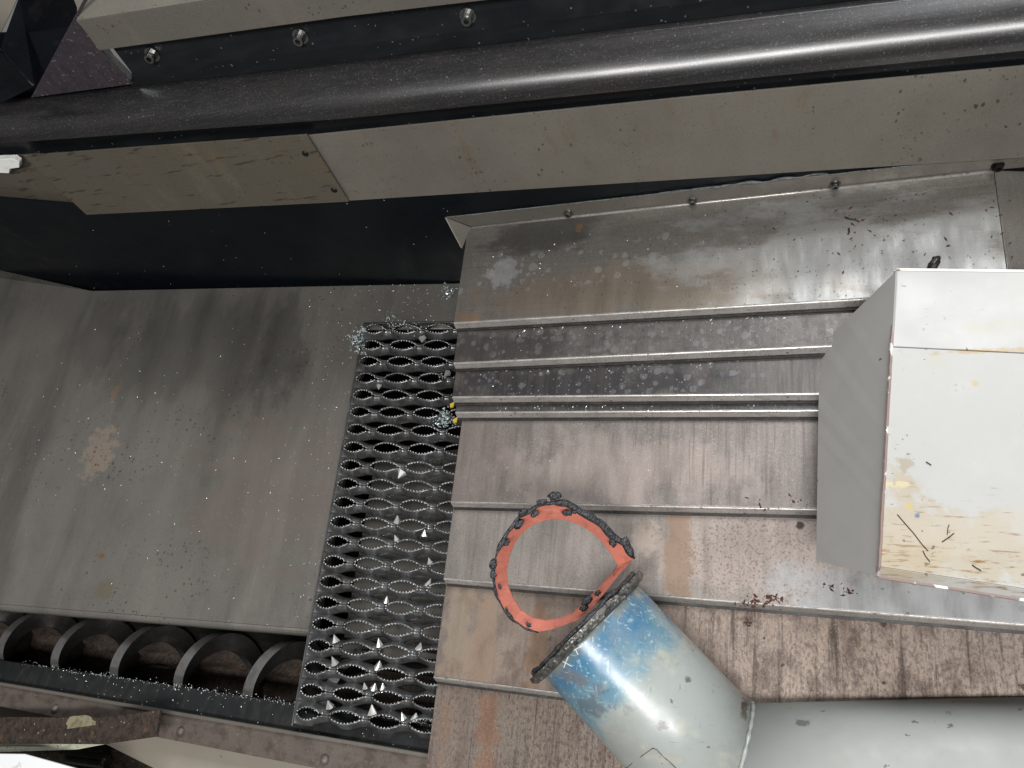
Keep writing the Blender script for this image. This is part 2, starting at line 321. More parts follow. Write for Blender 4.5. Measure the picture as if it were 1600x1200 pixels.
mat_strip = M('black_track', '0e1114', 0.0, 0.36, spec=.3, layers= [('noise', (9, 60, 60), 0.42, 0.7, '191c1f', 0.6), ('speck', (280, 280, 280), 0.28, '6d6d6c', 0.5, {'keep': 0.86})])
mat_bracket = M('black_bracket', '0c0e13', 0.0, 0.3, spec=.25, layers= [('noise', (40, 40, 40), 0.55, 0.7, '2a292c', 0.4)])
mat_dusty = M('dusty_black_plate', '322c30', 0.0, 0.5, spec=.3, layers= [('noise', (90, 90, 90), 0.42, 0.66, '26232a', 0.7), ('speck', (260, 260, 260), 0.35, '6f686a', 0.5, {'keep': 0.6, 'warp': 1.0}), ('noise', (400, 400, 400), .55, .7, '575055', .5)])
WB = 0.145
mat_box = M('white_box_paint', '9b9b99', 0.0, 0.45, [
    ('noise', (14, 14, 14), 0.45, 0.7, 'a3a3a0', 0.5),
    ('patch', pp(1480, 860, WB), (0.11, 0.028, 1), '958a72', 0.65, {'amp': 0.8, 'sc': 35}),
    ('patch', pp(1410, 830, WB), (0.035, 0.05, 1), '978b74', 0.65, {'amp': 0.9, 'sc': 40}),
    ('patch', pp(1560, 830, WB), (0.12, 0.018, 1), '9f988c', 0.5, {'amp': 0.6, 'sc': 30}),
    ('noise', (500, 500, 500), 0.58, 0.72, '8f948f', 0.4),
    ('noise', (45, 420, 100), 0.57, 0.64, '6d5230', 0.6, {'in': (pp(1450, 850, WB), (0.10, 0.04, 1), 0.8)}),
    ('noise', (60, 420, 100), 0.56, 0.68, '7a5626', 0.8, {'in': (pp(1430, 872, WB), (0.075, 0.016, 1), 0.6)}),
    ('noise', (60, 420, 100), 0.56, 0.68, '6d4a22', 0.8, {'in': (pp(1590, 905, WB), (0.06, 0.014, 1), 0.6)}),
    ('patch', pp(1560, 507, WB), (0.03, 0.006, 1), '9c9b86', 0.35, {'amp': 0.9, 'sc': 70}),
    ('patch', pp(1540, 548, WB), (0.035, 0.0028, 1), '97835a', 0.7, {'amp': 0.8, 'sc': 90}),
    ('patch', pp(1465, 568, WB), (0.012, 0.008, 1), '9c9a8a', 0.35, {'amp': 0.8, 'sc': 90}),
    ('patch', pp(1524, 598, WB), (0.0035, 0.0035, 1), 'a38c5c', 0.6, {'amp': 0.8, 'sc': 130}),
    ('patch', pp(1419, 791, WB), (0.003, 0.003, 1), 'a8945a', 0.7, {'amp': 0.7, 'sc': 130}),
    ('patch', pp(1433, 806, WB), (0.0028, 0.0024, 1), '486078', 0.85, {'amp': 0.7, 'sc': 130}),
    ('patch', pp(1415, 728, WB), (0.006, 0.010, 1), '8b8272', 0.8, {'amp': 0.9, 'sc': 110}),
    ('patch', pp(1390, 756, WB), (0.018, 0.003, 1), 'b3a883', 0.7, {'amp': 0.8, 'sc': 90}),
    ('speck', (150, 230, 95), 0.3, '4b4a44', 0.85, {'keep': 0.78, 'warp': 1.0, 'mask': ((16, 16, 16), 0.45, 0.55)}),
    ('speck', (160, 60, 95), 0.22, '8a8574', 0.7, {'keep': 0.7, 'mask': ((16, 16, 16), 0.45, 0.6)})], rscale=(20, 20, 20), roughvar=0.06)
mat_boxside = M('shaded_box_paint', '979693', 0.0, 0.06, [('noise', (18, 18, 18), 0.4, 0.7, '8f8e8b', 0.5), ('speck', (60, 60, 60), 0.12, '2c2a26', 0.9, {'keep': 0.9})], roughvar=0.03)  # box paint again, with the shade of this side put into a darker tone
mat_chipedge = M('worn_paint_edge', '7d6a66', 0.2, 0.5, [('noise', (90, 60, 90), 0.58, 0.63, 'e2e2dd', 0.95)])
mat_chipedge_w = M('bright_paint_edge', 'e6e6e0', 0.0, 0.4, [('noise', (60, 60, 60), 0.56, 0.6, '7d6a66', 0.9)])
PS, PD = camP(.0781, .247, .765), (RC.transposed() @ Vector((.68, .68, -.29))).normalized()
PE = PS + PD * 0.187
P2D = (RC.transposed() @ Vector((.248, -.036, -.066))).normalized(); PR = 0.0655
def cyl(x, y, og=None, d=None, r=PR):
    og = og or PS; d = d or PD; rd = ray(x, y).normalized(); w = CAM - og
    a_ = rd - d * rd.dot(d); b_ = w - d * w.dot(d); A = a_.dot(a_); B = 2 * a_.dot(b_); C_ = b_.dot(b_) - r * r
    D = B * B - 4 * A * C_
    return CAM + rd * ((-B - math.sqrt(max(D, 0))) / (2 * A))
pipe_layers = [
    ('noise', (22, 22, 22), 0.4, 0.7, '878a85', 0.6),
    ('axis', PS, PD, 0.078, 0.036, '587b8a', 0.9, {'amp': 0.12, 'nsc': (22, 22, 22)}),
    ('axis', PS, PD, 0.062, 0.012, '2b5e80', 0.8, {'amp': 0.10, 'nsc': (30, 30, 30)}),
    ('axis', PS, PD, 0.018, 0.002, '6f6f64', 0.8, {'amp': 0.05, 'nsc': (60, 60, 60)}),
    ('noise', (190, 190, 190), 0.58, 0.63, '9cb6bd', 0.55, {'in': (PS + PD * 0.02, (0.09, 0.09, 0.09), 0.3)}),
    ('noise', (75, 75, 75), 0.58, 0.62, '3c4247', 0.85, {'in': (Pw(905, 1110, 0.17), (0.05, 0.045, 0.07), 0.5)}),
    ('patch', cyl(1044, 1030), (0.010, 0.006, .02), '7b827f', 0.7, {'amp': 1.0, 'sc': 120}),
    ('patch', cyl(1038, 1134), (0.0075, 0.0045, .02), '57555d', 0.95, {'amp': 0.8, 'sc': 120}),
    ('patch', cyl(1163, 1108), (0.0032, 0.015, .02), '4c4034', 0.95, {'amp': 0.7, 'sc': 100}),
    ('patch', cyl(935, 1080), (0.006, 0.006, .02), '5b6670', 0.8, {'amp': 0.8, 'sc': 100}),
    ('patch', cyl(900, 1060), (0.014, 0.007, .02), '5f6165', 0.8, {'amp': 0.9, 'sc': 100}),
    ('patch', cyl(925, 1105), (0.016, 0.010, .02), '525a60', 0.7, {'amp': 1.0, 'sc': 110}),
    ('patch', cyl(1076, 1060), (0.003, 0.003, .02), '4f5352', 0.8, {'amp': 0.9, 'sc': 150}),
    ('patch', cyl(1040, 1185), (0.014, 0.004, .02), '9b968a', 0.6, {'amp': 0.9, 'sc': 110}),
    ('noise', (40, 520, 160), 0.63, 0.68, 'b9c0bd', 0.5, {'in': (PS + PD * 0.02, (0.09, 0.09, 0.09), 0.3)}),
    ('noise', (420, 60, 160), 0.63, 0.68, 'b9c0bd', 0.5, {'in': (PS + PD * 0.02, (0.09, 0.09, 0.09), 0.3)}),
    ('noise', (30, 420, 130), 0.64, 0.70, '6d6e68', 0.5), ('noise', (330, 40, 330), 0.65, 0.70, '6d6e68', 0.5), ('noise', (14, 14, 14), 0.5, 0.72, '7f8079', 0.5), ('noise', (600, 600, 600), 0.56, 0.72, '868a86', 0.35),
    ('speck', (150, 150, 150), 0.3, '4d4c46', 0.8, {'keep': 0.86, 'warp': 1.2}),
    ('noise', (24, 24, 24), 0.56, 0.7, 'a9a895', 0.45)]
mat_pipe = M('pipe_paint', '8b918f', 0.0, 0.3, pipe_layers, rscale=(40, 40, 40), roughvar=0.08, bump=[((35, 35, 35), 0.15, 0.001)])
mat_pipe2 = M('pipe_paint_plain', '8a8d8b', 0.0, 0.55, [('noise', (18, 18, 18), 0.4, 0.7, '82857f', 0.6), ('speck', (110, 110, 110), 0.28, '4a4a45', 0.8, {'keep': 0.85, 'warp': 1.2}),
    ('patch', pp(1487, 1112, 0.2), (0.03, 0.007, 1), '7f8384', 0.5, {'amp': 0.9, 'sc': 60}),
    ('patch', pp(1251, 1139, 0.2), (0.007, 0.003, 1), '4a4b48', 0.7, {'amp': 0.9, 'sc': 90})], rscale=(40, 40, 40))
mat_pipein = M('pipe_inside', '3a3a38', 0.2, 0.6)
mat_flange = M('gritty_flange', '5d5b57', 0.6, 0.42, [('noise', (200, 200, 200), 0.44, 0.62, '29292a', 0.85), ('noise', (300, 300, 300), 0.56, 0.66, 'b9b8b2', 0.7)], bump=[((300, 300, 300), 0.5, 0.002)])
mat_red = M('red_rubber', 'ba7060', 0.0, 0.5, [('noise', (40, 40, 40), 0.45, 0.7, 'a86253', 0.5), ('noise', (300, 300, 300), 0.6, 0.7, '7d4a40', 0.3), ('speck', (130, 130, 130), 0.2, '57261e', 0.7, {'keep': 0.85}), ('noise', (90, 90, 90), 0.54, 0.68, '8d5548', 0.5), ('noise', (40, 300, 60), 0.6, 0.68, 'd08d7e', 0.4)])
mat_black = M('black_sealant', '25272b', 0.0, 0.35, [('noise', (200, 200, 200), 0.5, 0.7, '4b4e53', 0.5)], bump=[((250, 250, 250), 1.0, 0.003)])
mat_chip = M('bright_chip', 'c9c9c6', 0.6, 0.3, [('noise', (200, 200, 200), 0.45, 0.65, '8b8986', 0.5)])
mat_flake = M('aluminium_flakes', 'b9bcbd', 0.6, 0.4)
mat_raildust = M('grey_dust', '7b7875', 0.1, 0.7)
mat_darkflake = M('dark_shavings', '2a211c', 0.2, 0.6)
mat_rustflake = M('rust_crumbs', '3f2219', 0.0, 0.8)
mat_yellow = M('yellow_plastic', 'c9b13a', 0.0, 0.4)
mat_glass = M('glassy_crumbs', '9aa7a8', 0.2, 0.2)
mat_under_lip = M('black_under_lip_strip', '232221', 0.0, 0.5, [('noise', (60, 200, 200), .45, .7, '3d3a37', .6), ('noise', (400, 400, 400), .55, .7, '55504b', .5)], spec=.3)
mat_bed = M('dark_casting', '1a1918', 0.0, 0.7, spec=.2)
# ================================================================== setting
def interp(a, b, n): return [a + (b - a) * i / (n - 1) for i in range(n)]
wall = MB(); WV = -0.4425
wt = [Pv(x, y, WV) for x, y in ((-220, 326), (135, 320), (545, 300), (1060, 266), (1455, 240), (1800, 210))]
GA = Vector((.98639567, .02845215, -.16190749)); GB = Vector((-.03307825, .99911587, -.02594845)); GN = GA.cross(GB).normalized()
GO = Vector((-0.13117368, -0.78856745, -0.02681921)); TR0 = GO - GN * 0.010
k1, k2 = hit(145, 452, TR0, GN), hit(-260, 396, TR0, GN); k1.y = WV; u1 = k1.x
wall.prism([V3(u1, WV, -0.35), V3(0.95, WV, -0.35), V3(0.95, WV, wt[-1].z)] + wt[:0:-1] + [V3(u1, WV, wt[0].z)], V3(0, 0.002, 0))
wd = (k2 - k1) * 1.6; wd.z = 0
wall.prism([V3(u1, WV, -0.35), V3(u1, WV, wt[0].z), V3(u1, WV, wt[0].z) + wd, V3(u1, WV, -0.35) + wd], V3(0, 0.002, 0))
o = wall.out('back_wall', mat_wall); props(o, 'matt black back wall of the machine behind the sloping tray', 'wall', None, 'structure')
bed = MB()   # casting below the covers, and the sump floor below everything
bed.prism([V3(0.05, -1.55, -0.012), V3(0.95, -1.55, -0.012), V3(0.95, WV - .002, -0.012), V3(0.05, WV - .002, -0.012)], V3(0, 0, -0.30))
o = bed.out('machine_bed', mat_bed); props(o, 'dark cast machine bed under the steel way covers', 'machine bed', None, 'structure')
sump = MB(); sump.prism([V3(-1.5, -1.9, -0.34), V3(0.95, -1.9, -0.34), V3(0.95, WV, -0.34), V3(-1.5, WV, -0.34)], V3(0, 0, -0.03))
o = sump.out('sump_floor', mat_trough); props(o, 'dark sump floor far below the grating', 'floor', None, 'structure')

en = MB(); en.prism([V3(-1.36, WV - .002, -.34), V3(-1.36, -1.30, -.34), V3(-1.36, -1.30, .40), V3(-1.36, WV - .002, .40)], V3(-.01, 0, 0))  # unseen wall added to darken the tray and what it reflects
o = en.out('added_side_wall', mat_bed); props(o, 'unseen enclosure side wall added beyond the left edge to darken the tray', 'wall', None, 'structure')
# ------------------------------------------------------------------ sloping tray left of the covers
def G(a, b, n=0.0): return GO + GA * a + GB * b + GN * n
ga = lambda p: (p - GO).dot(GA)
gb = lambda p: (p - GO).dot(GB)
GL = 0.5 * (ga(hit(565, 515, GO, GN)) + ga(hit(462, 1130, GO, GN)))       # left edge of the grating
b_top = gb(Vector(hit(400, 449, TR0, GN))); b_bot = gb(Vector(hit(300, 968, TR0, GN)))
b_gt = 10.8 * PV
tr = MB()
aL, aR = -0.98, 0.20
poly = [G(aL, b_bot, -.010), G(GL + .003, b_bot, -.010), G(GL + .003, b_gt - .012, -.010), G(aR, b_gt - .012, -.010), G(aR, b_top, -.010), G(ga(k1), b_top, -.010), G(ga(k2), gb(k2), -.010), G(aL, gb(k2), -.010)]
tr.prism(poly, GN * -0.004)
tray = empty('chip_tray', G(-0.4, 0, -.010), 'large bare sheet steel tray sloping down from the black wall to the screw conveyor', 'tray')
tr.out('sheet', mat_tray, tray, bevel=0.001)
fl = MB()     # folded front edge of the tray
secs = []
for a in (aL, GL + .003):
    q = []
    for i in range(5):
        t = i / 4 * math.pi / 2; q.append(G(a, b_bot - .0002 - 0.008 * math.sin(t), -.010 - 0.008 * (1 - math.cos(t))))
    q.append(G(a, b_bot - .0082, -.034)); q2 = [G(a, b_bot - .0052, -.034)]
    for i in range(4, -1, -1):
        t = i / 4 * math.pi / 2; q2.append(G(a, b_bot - .0002 - 0.005 * math.sin(t), -.013 - 0.005 * (1 - math.cos(t))))
    secs.append(q + q2)
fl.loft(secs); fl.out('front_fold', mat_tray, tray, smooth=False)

# ------------------------------------------------------------------ telescopic way covers
LIPS = [((709, 506), (1350, 469)), ((709, 569), (1280, 543)), ((706, 622), (1277, 617)), ((712, 646), (1277, 643)), ((704, 786), (1275, 798)), ((693, 906), (1600, 979)), ((678, 1060), (880, 1086)), None]
UR = [0.583, .80, .80, .80, .82, .85, .85, .85]
names = ['way_cover_plate'] * 8
labels = ['wide steel cover plate with the bolted flange, uppermost of the stepped way covers',
 'narrow water-spotted steel cover plate directly below the bolted uppermost plate',
 'darkest narrow steel cover plate, above the two close bright lips',
 'very narrow steel cover strip between the two close bright lips',
 'broad pinkish steel cover plate between the narrow strip and the red gasket ring',
 'steel cover plate seen through the red gasket ring, with a brown stain streak',
 'rust-streaked steel cover plate passing behind the blue end of the pipe',
 'brown lowest steel cover plate at the bottom edge, left of the pipe']
covers = []
for k in range(8):
    w = WK[k]
    if LIPS[k]:
        a, b = Pw(*LIPS[k][0], w), Pw(*LIPS[k][1], w); sl = (b.y - a.y) / (b.x - a.x)
        vl = lambda u, a=a, sl=sl: a.y + sl * (u - a.x)
        u0 = a.x
    else:
        vl = lambda u: -1.36; u0 = 0.0
    u0 += random.uniform(-.0008, .0008)
    vt = -0.4437 if k == 0 else WV - 0.004 - 0.003 * k
    root = empty('way_cover_plate', (u0, vl(u0), w), labels[k], 'cover plate', 'telescopic way cover plates')
    covers.append(root)
    sh = MB(); r = 0.0022
    sh.prism([V3(u0, vl(u0) + r + .0002, w), V3(UR[k], vl(UR[k]) + r + .0002, w), V3(UR[k], vt, w), V3(u0, vt, w)], V3(0, 0, -0.0018))
    sh.out('sheet', mat_plate[k], root, bevel=0.0005)
    if LIPS[k]:
        lp = MB(); secs = []
        for u in interp(u0, UR[k], 9):
            v0 = vl(u) + r; q = []
            for i in range(6):
                t = i / 5 * math.pi / 2; q.append(V3(u, v0 - r * math.sin(t) * 1.15, w - r * (1 - math.cos(t))))
            q.append(V3(u, v0 - r * 1.15 - .0026, w - 0.0078)); q.append(V3(u, v0 - r * 1.15 - .0006, w - 0.0078))
            for i in range(5, -1, -1):
                t = i / 5 * math.pi / 2; q.append(V3(u, v0 - (r - .0018) * math.sin(t) * 1.15, w - .0018 - (r - .0018) * (1 - math.cos(t))))
            secs.append(q)
        lp.loft(secs); lp.out('lip', mat_lip, root, smooth=False, bevel=0)
        wp = MB()   # black strip tucked under the lip
        wp.prism([V3(u0 + .001, vl(u0) - .0058, w - .0090), V3(UR[k], vl(UR[k]) - .0058, w - .0090), V3(UR[k], vl(UR[k]) + .010, w - .0066), V3(u0 + .001, vl(u0) + .010, w - .0066)], V3(0, 0, -.0026))
        wp.out('under_lip_strip', mat_under_lip, root)
# flange of the uppermost plate, standing against the black wall
r0 = covers[0]; w0 = WK[0]; fv = -0.4443
fl = MB(); top = []
f0 = Pv(697, 340, fv); f1 = Pv(1455, 256, fv); fb0 = V3(0.003, fv, w0 + .0003); fb1 = V3(.583, fv, w0 + .0003)
sl = (f1.z - f0.z) / (f1.x - f0.x); f2 = V3(.66, fv, f0.z + sl * (.66 - f0.x))
fl.prism([fb0, fb1, V3(.66, fv, w0 - .002), f2, f0], V3(0, .0016, 0))
fl.out('flange', mat_taupe3, r0, bevel=0.0004)
bd_ = MB(); bd_.tube([fb0 + V3(.001, -.0012, -.0004), fb0 * .5 + fb1 * .5 + V3(0, -.0012, -.0004), fb1 + V3(0, -.0012, -.0004)], .0019, 10); bd_.out('bend', mat_lip, r0, smooth=True)  # highlight along the bend put into its pale lip steel
gs = MB(); g0 = Pw(729, 356, w0 - .001); g1 = Pw(722, 388, w0 - .003); gs.prism([V3(fb0.x - .001, fv - .0004, w0), f0 + V3(0, -.0004, 0), g1], V3(-.0015, .0004, .0008))
gs.out('end_gusset', mat_taupe3, r0)
def cap_screw(p, ax, r, h, parent, mat, name='screw', dome=False):
    ax = Vector(ax).normalized(); x = ax.orthogonal().normalized(); y = ax.cross(x); p = Vector(p)
    ring = lambda rr, hh, n=14: [p + ax * hh + (x * math.cos(2 * math.pi * i / n) + y * math.sin(2 * math.pi * i / n)) * rr for i in range(n)]
    mb = MB()
    if dome:
        mb.grid([ring(r * math.cos(t), h * math.sin(t)) for t in interp(0, math.pi / 2 * .94, 5)], close_u=True); mb.f.append(list(range(56, 70)))
    else:
        secs = [ring(r, 0), ring(r, h * .88), ring(r * .9, h), ring(r * .52, h), ring(r * .48, h * .35)]
        mb.grid(secs, close_u=True); mb.f.append(list(range(4 * 14, 5 * 14)))
        # washer
        ws = [ring(r * 1.5, 0), ring(r * 1.5, h * .14), ring(r * 1.02, h * .14)]
        mb.grid(ws, close_u=True)
    return mb.out(name, mat, parent, smooth=dome)
for i, (x, y) in enumerate([(713, 349), (888, 330), (1082, 311), (1305, 285), (1559, 256)]):
    q = Pv(x, y + 2, fv); cap_screw(q + V3(0, -.0002, 0), (0, -1, 0.25), 0.0040, 0.006, r0, mat_screw if i in (0, 1, 2, 3) else mat_dark_screw)
# crusty sealant bead along the flange top
sb = MB(); pts = []; n = 90
for i in range(n):
    t = i / (n - 1); u = f0.x + .012 + (f1.x - f0.x - .03) * t
    pts.append(V3(u, fv - .0002, f0.z + sl * (u - f0.x) + .0006 + .0014 * mnoise.noise(V3(u * 70, 0, 0)) + (.005 if .5 < t < .85 else 0) * (mnoise.noise(V3(u * 40, 5, 0)) + .35)))
sb.tube(pts, .002, 6, rf=lambda i: .0005 + .0012 * abs(mnoise.noise(V3(i * .31, 3, 0))) + (.0022 if 45 < i < 78 else 0) * abs(mnoise.noise(V3(i * .17, 9, 0))))
sb.out('sealant_bead', mat_sealant, r0, smooth=True)
# darker end cover right of the uppermost plate
ec = MB(); e0 = V3(.5835, -0.4437, w0 - .0006); e1 = V3(.5835, -.60, w0 - .0006)
ec.prism([e0, e1, e1 + V3(.22, 0, -.06), e0 + V3(.22, 0, -.06)], V3(0, 0, -.0018))
o = ec.out('end_cover', steel('steel_end_cover', '74706b'), None, bevel=0.0006); props(o, 'plain darker steel end cover, right of the bolted uppermost plate above the white box', 'cover panel')

# ------------------------------------------------------------------ anti-slip grating
base = G(GL + .09, 0, 0)
grate = empty('step_grating', base, 'serrated anti-slip steel grating plank lying between the tray and the way covers', 'grating')
dk = MB(); NU, NT = 28, 6
u_l, u_r = GL, PU * 3.3
c1 = -PU + .0028
def eye(u):
    i = round(u / PU); i = max(-1, i); c = i * PU + (.0028 if i == -1 else 0); h = (.32 if i == -1 else .43) * PU
    x = abs(u - c) / h
    return (0.25 * PV * math.cos(x * math.pi / 2) if x < 1 else 0.0), x
def mid(u):
    if u < c1 + .1 * PU: return 0.0
    i = math.floor(u / PU) + .5; x = abs(u - i * PU) / (.40 * PU)
    return 0.20 * PV * math.cos(x * math.pi / 2) if x < 1 else 0.0
ncol = int((u_r - u_l) / PU * NU); us = interp(u_l, u_r, ncol + 1)
for j in range(21):
    bc = (10 - j) * PV
    for sgn in (1, -1):
        rows = []; jo = random.uniform(-.4, .4)
        for t in range(NT + 1):
            tt = t / NT; row = []
            for iu, u in enumerate(us):
                a, x = eye(u); m_ = mid(u); g = min(1, max(0, (u - u_l) / .012)); g = g * g * (3 - 2 * g)
                y0, y1 = a, .5 * PV - m_
                y = y0 + (y1 - y0) * tt
                lift = min(1, a / (.25 * PV) * 2.2)
                h = g * ((.0062 * lift + .0022) * (1 - tt) ** 1.6 + .0012 * math.sin(math.pi * tt) - .0080 * tt ** 2 * min(1, m_ / (.20 * PV) * 2 + .25))
                if t == 0 and a > 0.0004:
                    s = 1 if iu % 2 else -1
                    h += .0006 * s; y += .0004 * s
                if t == 0 and a <= 0.0004: y = 0.0
                row.append(G(u, bc + sgn * y + .0005 * mnoise.noise(V3(u * 25, j * 3.1, 0)), h + .0011 * mnoise.noise(V3(u * 18, j * 2.3 + sgn, 7))))
            rows.append(row)
        dk.grid(rows if sgn < 0 else rows[::-1])
o = dk.out('deck', mat_grate, grate, smooth=True, solid=0.0016)
th_ = MB()      # worn bright teeth round every opening
OCT = [(0, 2, 4), (2, 1, 4), (1, 3, 4), (3, 0, 4), (2, 0, 5), (1, 2, 5), (3, 1, 5), (0, 3, 5)]
for j in range(21):
    for i in (-1, 0, 1, 2, 3):
        c = i * PU + (.0028 if i == -1 else 0); h = (.32 if i == -1 else .43) * PU; nt_ = 8 if i == -1 else 10
        for sgn in (1, -1):
            for k in range(nt_):
                x = -1 + 2 * (k + .5) / nt_; u = c + x * h * .96
                if u > u_r - .002: continue
                a = .25 * PV * math.cos(x * .96 * math.pi / 2); lift = min(1, a / (.25 * PV) * 2.2)
                p = G(u, (10 - j) * PV + sgn * (a + .0004), .0062 * lift + .0026)
                r1, r2, r3 = h * .96 / nt_ * random.uniform(.68, .85), .0016 * random.uniform(.8, 1.15), .0016
                th_.add([p + GA * r1, p - GA * r1, p + GB * r2, p - GB * r2, p + GN * r3, p - GN * r3], OCT)
o = th_.out('teeth', mat_teeth, grate, smooth=True); o['kind'] = 'stuff'
sc_ = MB(); sc_.prism([G(GL - .0003, -10.6 * PV, .0002), G(GL - .0003, 10.6 * PV, .0002), G(GL - .0003, 10.6 * PV, -.030), G(GL - .0003, -10.6 * PV, -.030)], GA * -.0018)
sc_.prism([G(GL, 10.52 * PV, .0), G(u_r, 10.52 * PV, .0), G(u_r, 10.52 * PV, -.009), G(GL, 10.52 * PV, -.009)], GB * .0016)
sc_.out('side_channel', mat_grate, grate, bevel=.0004)
# deeper plate seen through the holes
sp = MB(); sp.prism([G(-.043, -7.4 * PV, -.055), G(.2, -6.8 * PV, -.055), G(.2, 4.5 * PV, -.06), G(-.041, 3.2 * PV, -.06)], GN * -.003)
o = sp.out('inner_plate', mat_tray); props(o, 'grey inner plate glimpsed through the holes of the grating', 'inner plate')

# ------------------------------------------------------------------ screw conveyor and its trough
WA = -0.070
a0, a1 = Pw(67, 1003, WA), Pw(450, 1058, WA)
va = .5 * (a0.y + a1.y) + .004
au = MB(); pitch = (Pw(450, 1058, WA).x - Pw(67, 1003, WA).x) / 3.93
ro, ri, th = .042, .019, .016
secs = []; nturn = 7; NS = 64
ph0 = 0.0
for i in range(nturn * NS + 1):
    t = i / NS; u = a0.x - 2.0 * pitch + pitch * t; an = -2 * math.pi * t + ph0
    d = V3(0, math.cos(an), math.sin(an)); c = V3(u, va, WA)
    tx = V3(1, 0, 0) - V3(0, -math.sin(an), math.cos(an)) * (pitch / (2 * math.pi * ro)) * 0
    secs.append([c + d * ro - tx * th / 2, c + d * ro + tx * th / 2, c + d * ri + tx * th * .35, c + d * ri - tx * th * .35])
au.loft(secs)
auger = empty('screw_conveyor', (a0.x, va, WA), 'dark steel spiral screw conveyor lying in the trough below the tray', 'screw conveyor')
rim_ = MB(); rim_.grid([[q[0] + (q[0] - (q[0] + q[3]) / 2).normalized() * .0003, q[1] + (q[0] - (q[0] + q[3]) / 2).normalized() * .0003] for q in secs])
rim_.out('lit_worn_rim', mat_teeth2, auger, smooth=True)  # pale colour emphasises the light this worn outer edge catches
au.out('spiral_flight', mat_auger, auger, smooth=True, autosm=.7)
tg = MB(); secs = []
uL, uR = -1.3, .62
for u in (uL, uR):
    q = []
    for i in range(13):
        t = math.pi * (1.0 + i / 12); q.append(V3(u, va + .050 * math.cos(t), WA + .050 * math.sin(t)))
    q = [V3(u, va - .050, WA + .03)] + q + [V3(u, va + .050, WA + .004)]
    q2 = [V3(p.x, va + (p.y - va) * 1.05, p.z - (.002 if p.z < WA else 0)) for p in q][::-1]
    secs.append(q + q2)
tg.loft(secs)
trough = empty('conveyor_trough', (a0.x, va, WA - .05), 'dark half-round trough holding the screw conveyor', 'trough')
tg.out('channel', mat_trough, trough, smooth=False)
sl_ = MB(); rows = []
for i in range(120):
    u = uL + (uR - uL) * i / 119; row = []
    for j in range(13):
        t = math.pi * (1.22 + .40 * j / 12); rr = .0495 - .022 * abs(mnoise.noise(V3(u * 14, j * .4, 2))) * math.sin((j + .5) / 13 * math.pi) - .002
        row.append(V3(u, va + rr * math.cos(t), WA + rr * math.sin(t)))
    rows.append(row)
sl_.grid(rows); o = sl_.out('sludge', mat_sludge, None, smooth=True); props(o, 'brown oily sludge and swarf lying in the screw conveyor trough', 'sludge', None, 'stuff')
# black bar in front of the trough
WBAR = -0.042
def line3(p, q, w, u0, u1):
    a, b = Pw(*p, w), Pw(*q, w); s = (b.y - a.y) / (b.x - a.x)
    return [V3(u0, a.y + s * (u0 - a.x), w), V3(u1, a.y + s * (u1 - a.x), w)]
E1 = line3((0, 1031), (472, 1101), WBAR, -1.25, .30)
WR = -0.030
E2 = line3((0, 1071), (540, 1161), WR - .006, -1.25, .30)
bb = MB(); bb.prism([E1[0], E1[1], E2[1] , E2[0]], V3(0, 0, -.012))
o = bb.out('black_bar', mat_blackbar, None, bevel=0.001); props(o, 'flat black bar with metal grit along the front of the screw conveyor', 'bar')
# soiled brown rail with rivets
R1 = line3((0, 1069), (540, 1160), WR, -1.25, .30); R2 = line3((0, 1104), (400, 1182), WR, -1.25, .30)
rail_t = empty('riveted_rail', R1[0] * .5 + R1[1] * .5, 'soiled brown metal rail with domed rivets in front of the black bar', 'rail')
rb = MB(); rb.prism([R1[0], R1[1], R2[1], R2[0]], V3(0, 0, -.0045)); rb.out('strip', mat_brownrail, rail_t, bevel=.0008)
rl = MB(); rl.prism([R1[0] + V3(0, .003, .0035), R1[1] + V3(0, .003, .0035), R1[1] + V3(0, -.0012, .0035), R1[0] + V3(0, -.0012, .0035)], V3(0, 0, -.0075)); rl.out('rim', mat_taupe3, rail_t, bevel=.0006)
for x, y in [(87, 1107), (283, 1143), (508, 1187)]:
    cap_screw(Pw(x, y, WR + .0001), (0, 0, 1), .0062, .0056, rail_t, mat_brownrail, 'rivet', True)
# sheets and parts below the rail
cs = MB(); WC = -0.055
cs.prism([Pw(-80, 1085, WC), Pw(760, 1215, WC), Pw(760, 1330, WC), Pw(500, 1330, WC), Pw(165, 1163, WC), Pw(-80, 1135, WC)], V3(0, 0, -.002))
o = cs.out('lower_sheet', mat_cream, None, bevel=.0005); props(o, 'pale cream sheet metal below the riveted rail at the bottom edge', 'sheet panel')
WT = 0.0
bar = empty('rusty_bar', Pw(120, 1140, WT), 'rust-brown flat bar with flaking pale paint and a bent end, over the riveted rail', 'bar')
rbm = MB()
rbm.prism([Pw(-150, 1119, WT), Pw(155, 1121, WT + .001), Pw(249, 1109, WT + .006), Pw(243, 1151, WT + .006), Pw(160, 1163, WT + .001), Pw(-150, 1161, WT)], V3(0, 0, -.006))
rbm.out('bar', mat_rust, bar, bevel=.0012)
pm = MB(); top = []; bt = []
for i in range(22):   # torn patch of old paint
    t = 2 * math.pi * i / 22; rr = 1 + .35 * mnoise.noise(V3(math.cos(t) * 2, math.sin(t) * 2, 3))
    top.append(Pw(126 + 23 * rr * math.cos(t), 1131 + 13 * rr * math.sin(t) + 4 * math.cos(t) ** 2 * 0, WT + .0022))
pm.prism(top, V3(0, 0, -.0012)); pm.out('paint_flake', mat_oldflake, bar)
pe = MB(); pe.prism([Pw(-150, 1160.5, WT - .004), Pw(60, 1160.5, WT - .004), Pw(165, 1162.5, WT - .004), Pw(120, 1171, WT - .006), Pw(-150, 1180, WT - .006)], V3(0, 0, -.003)); pe.out('painted_edge', mat_greenpaint, bar)
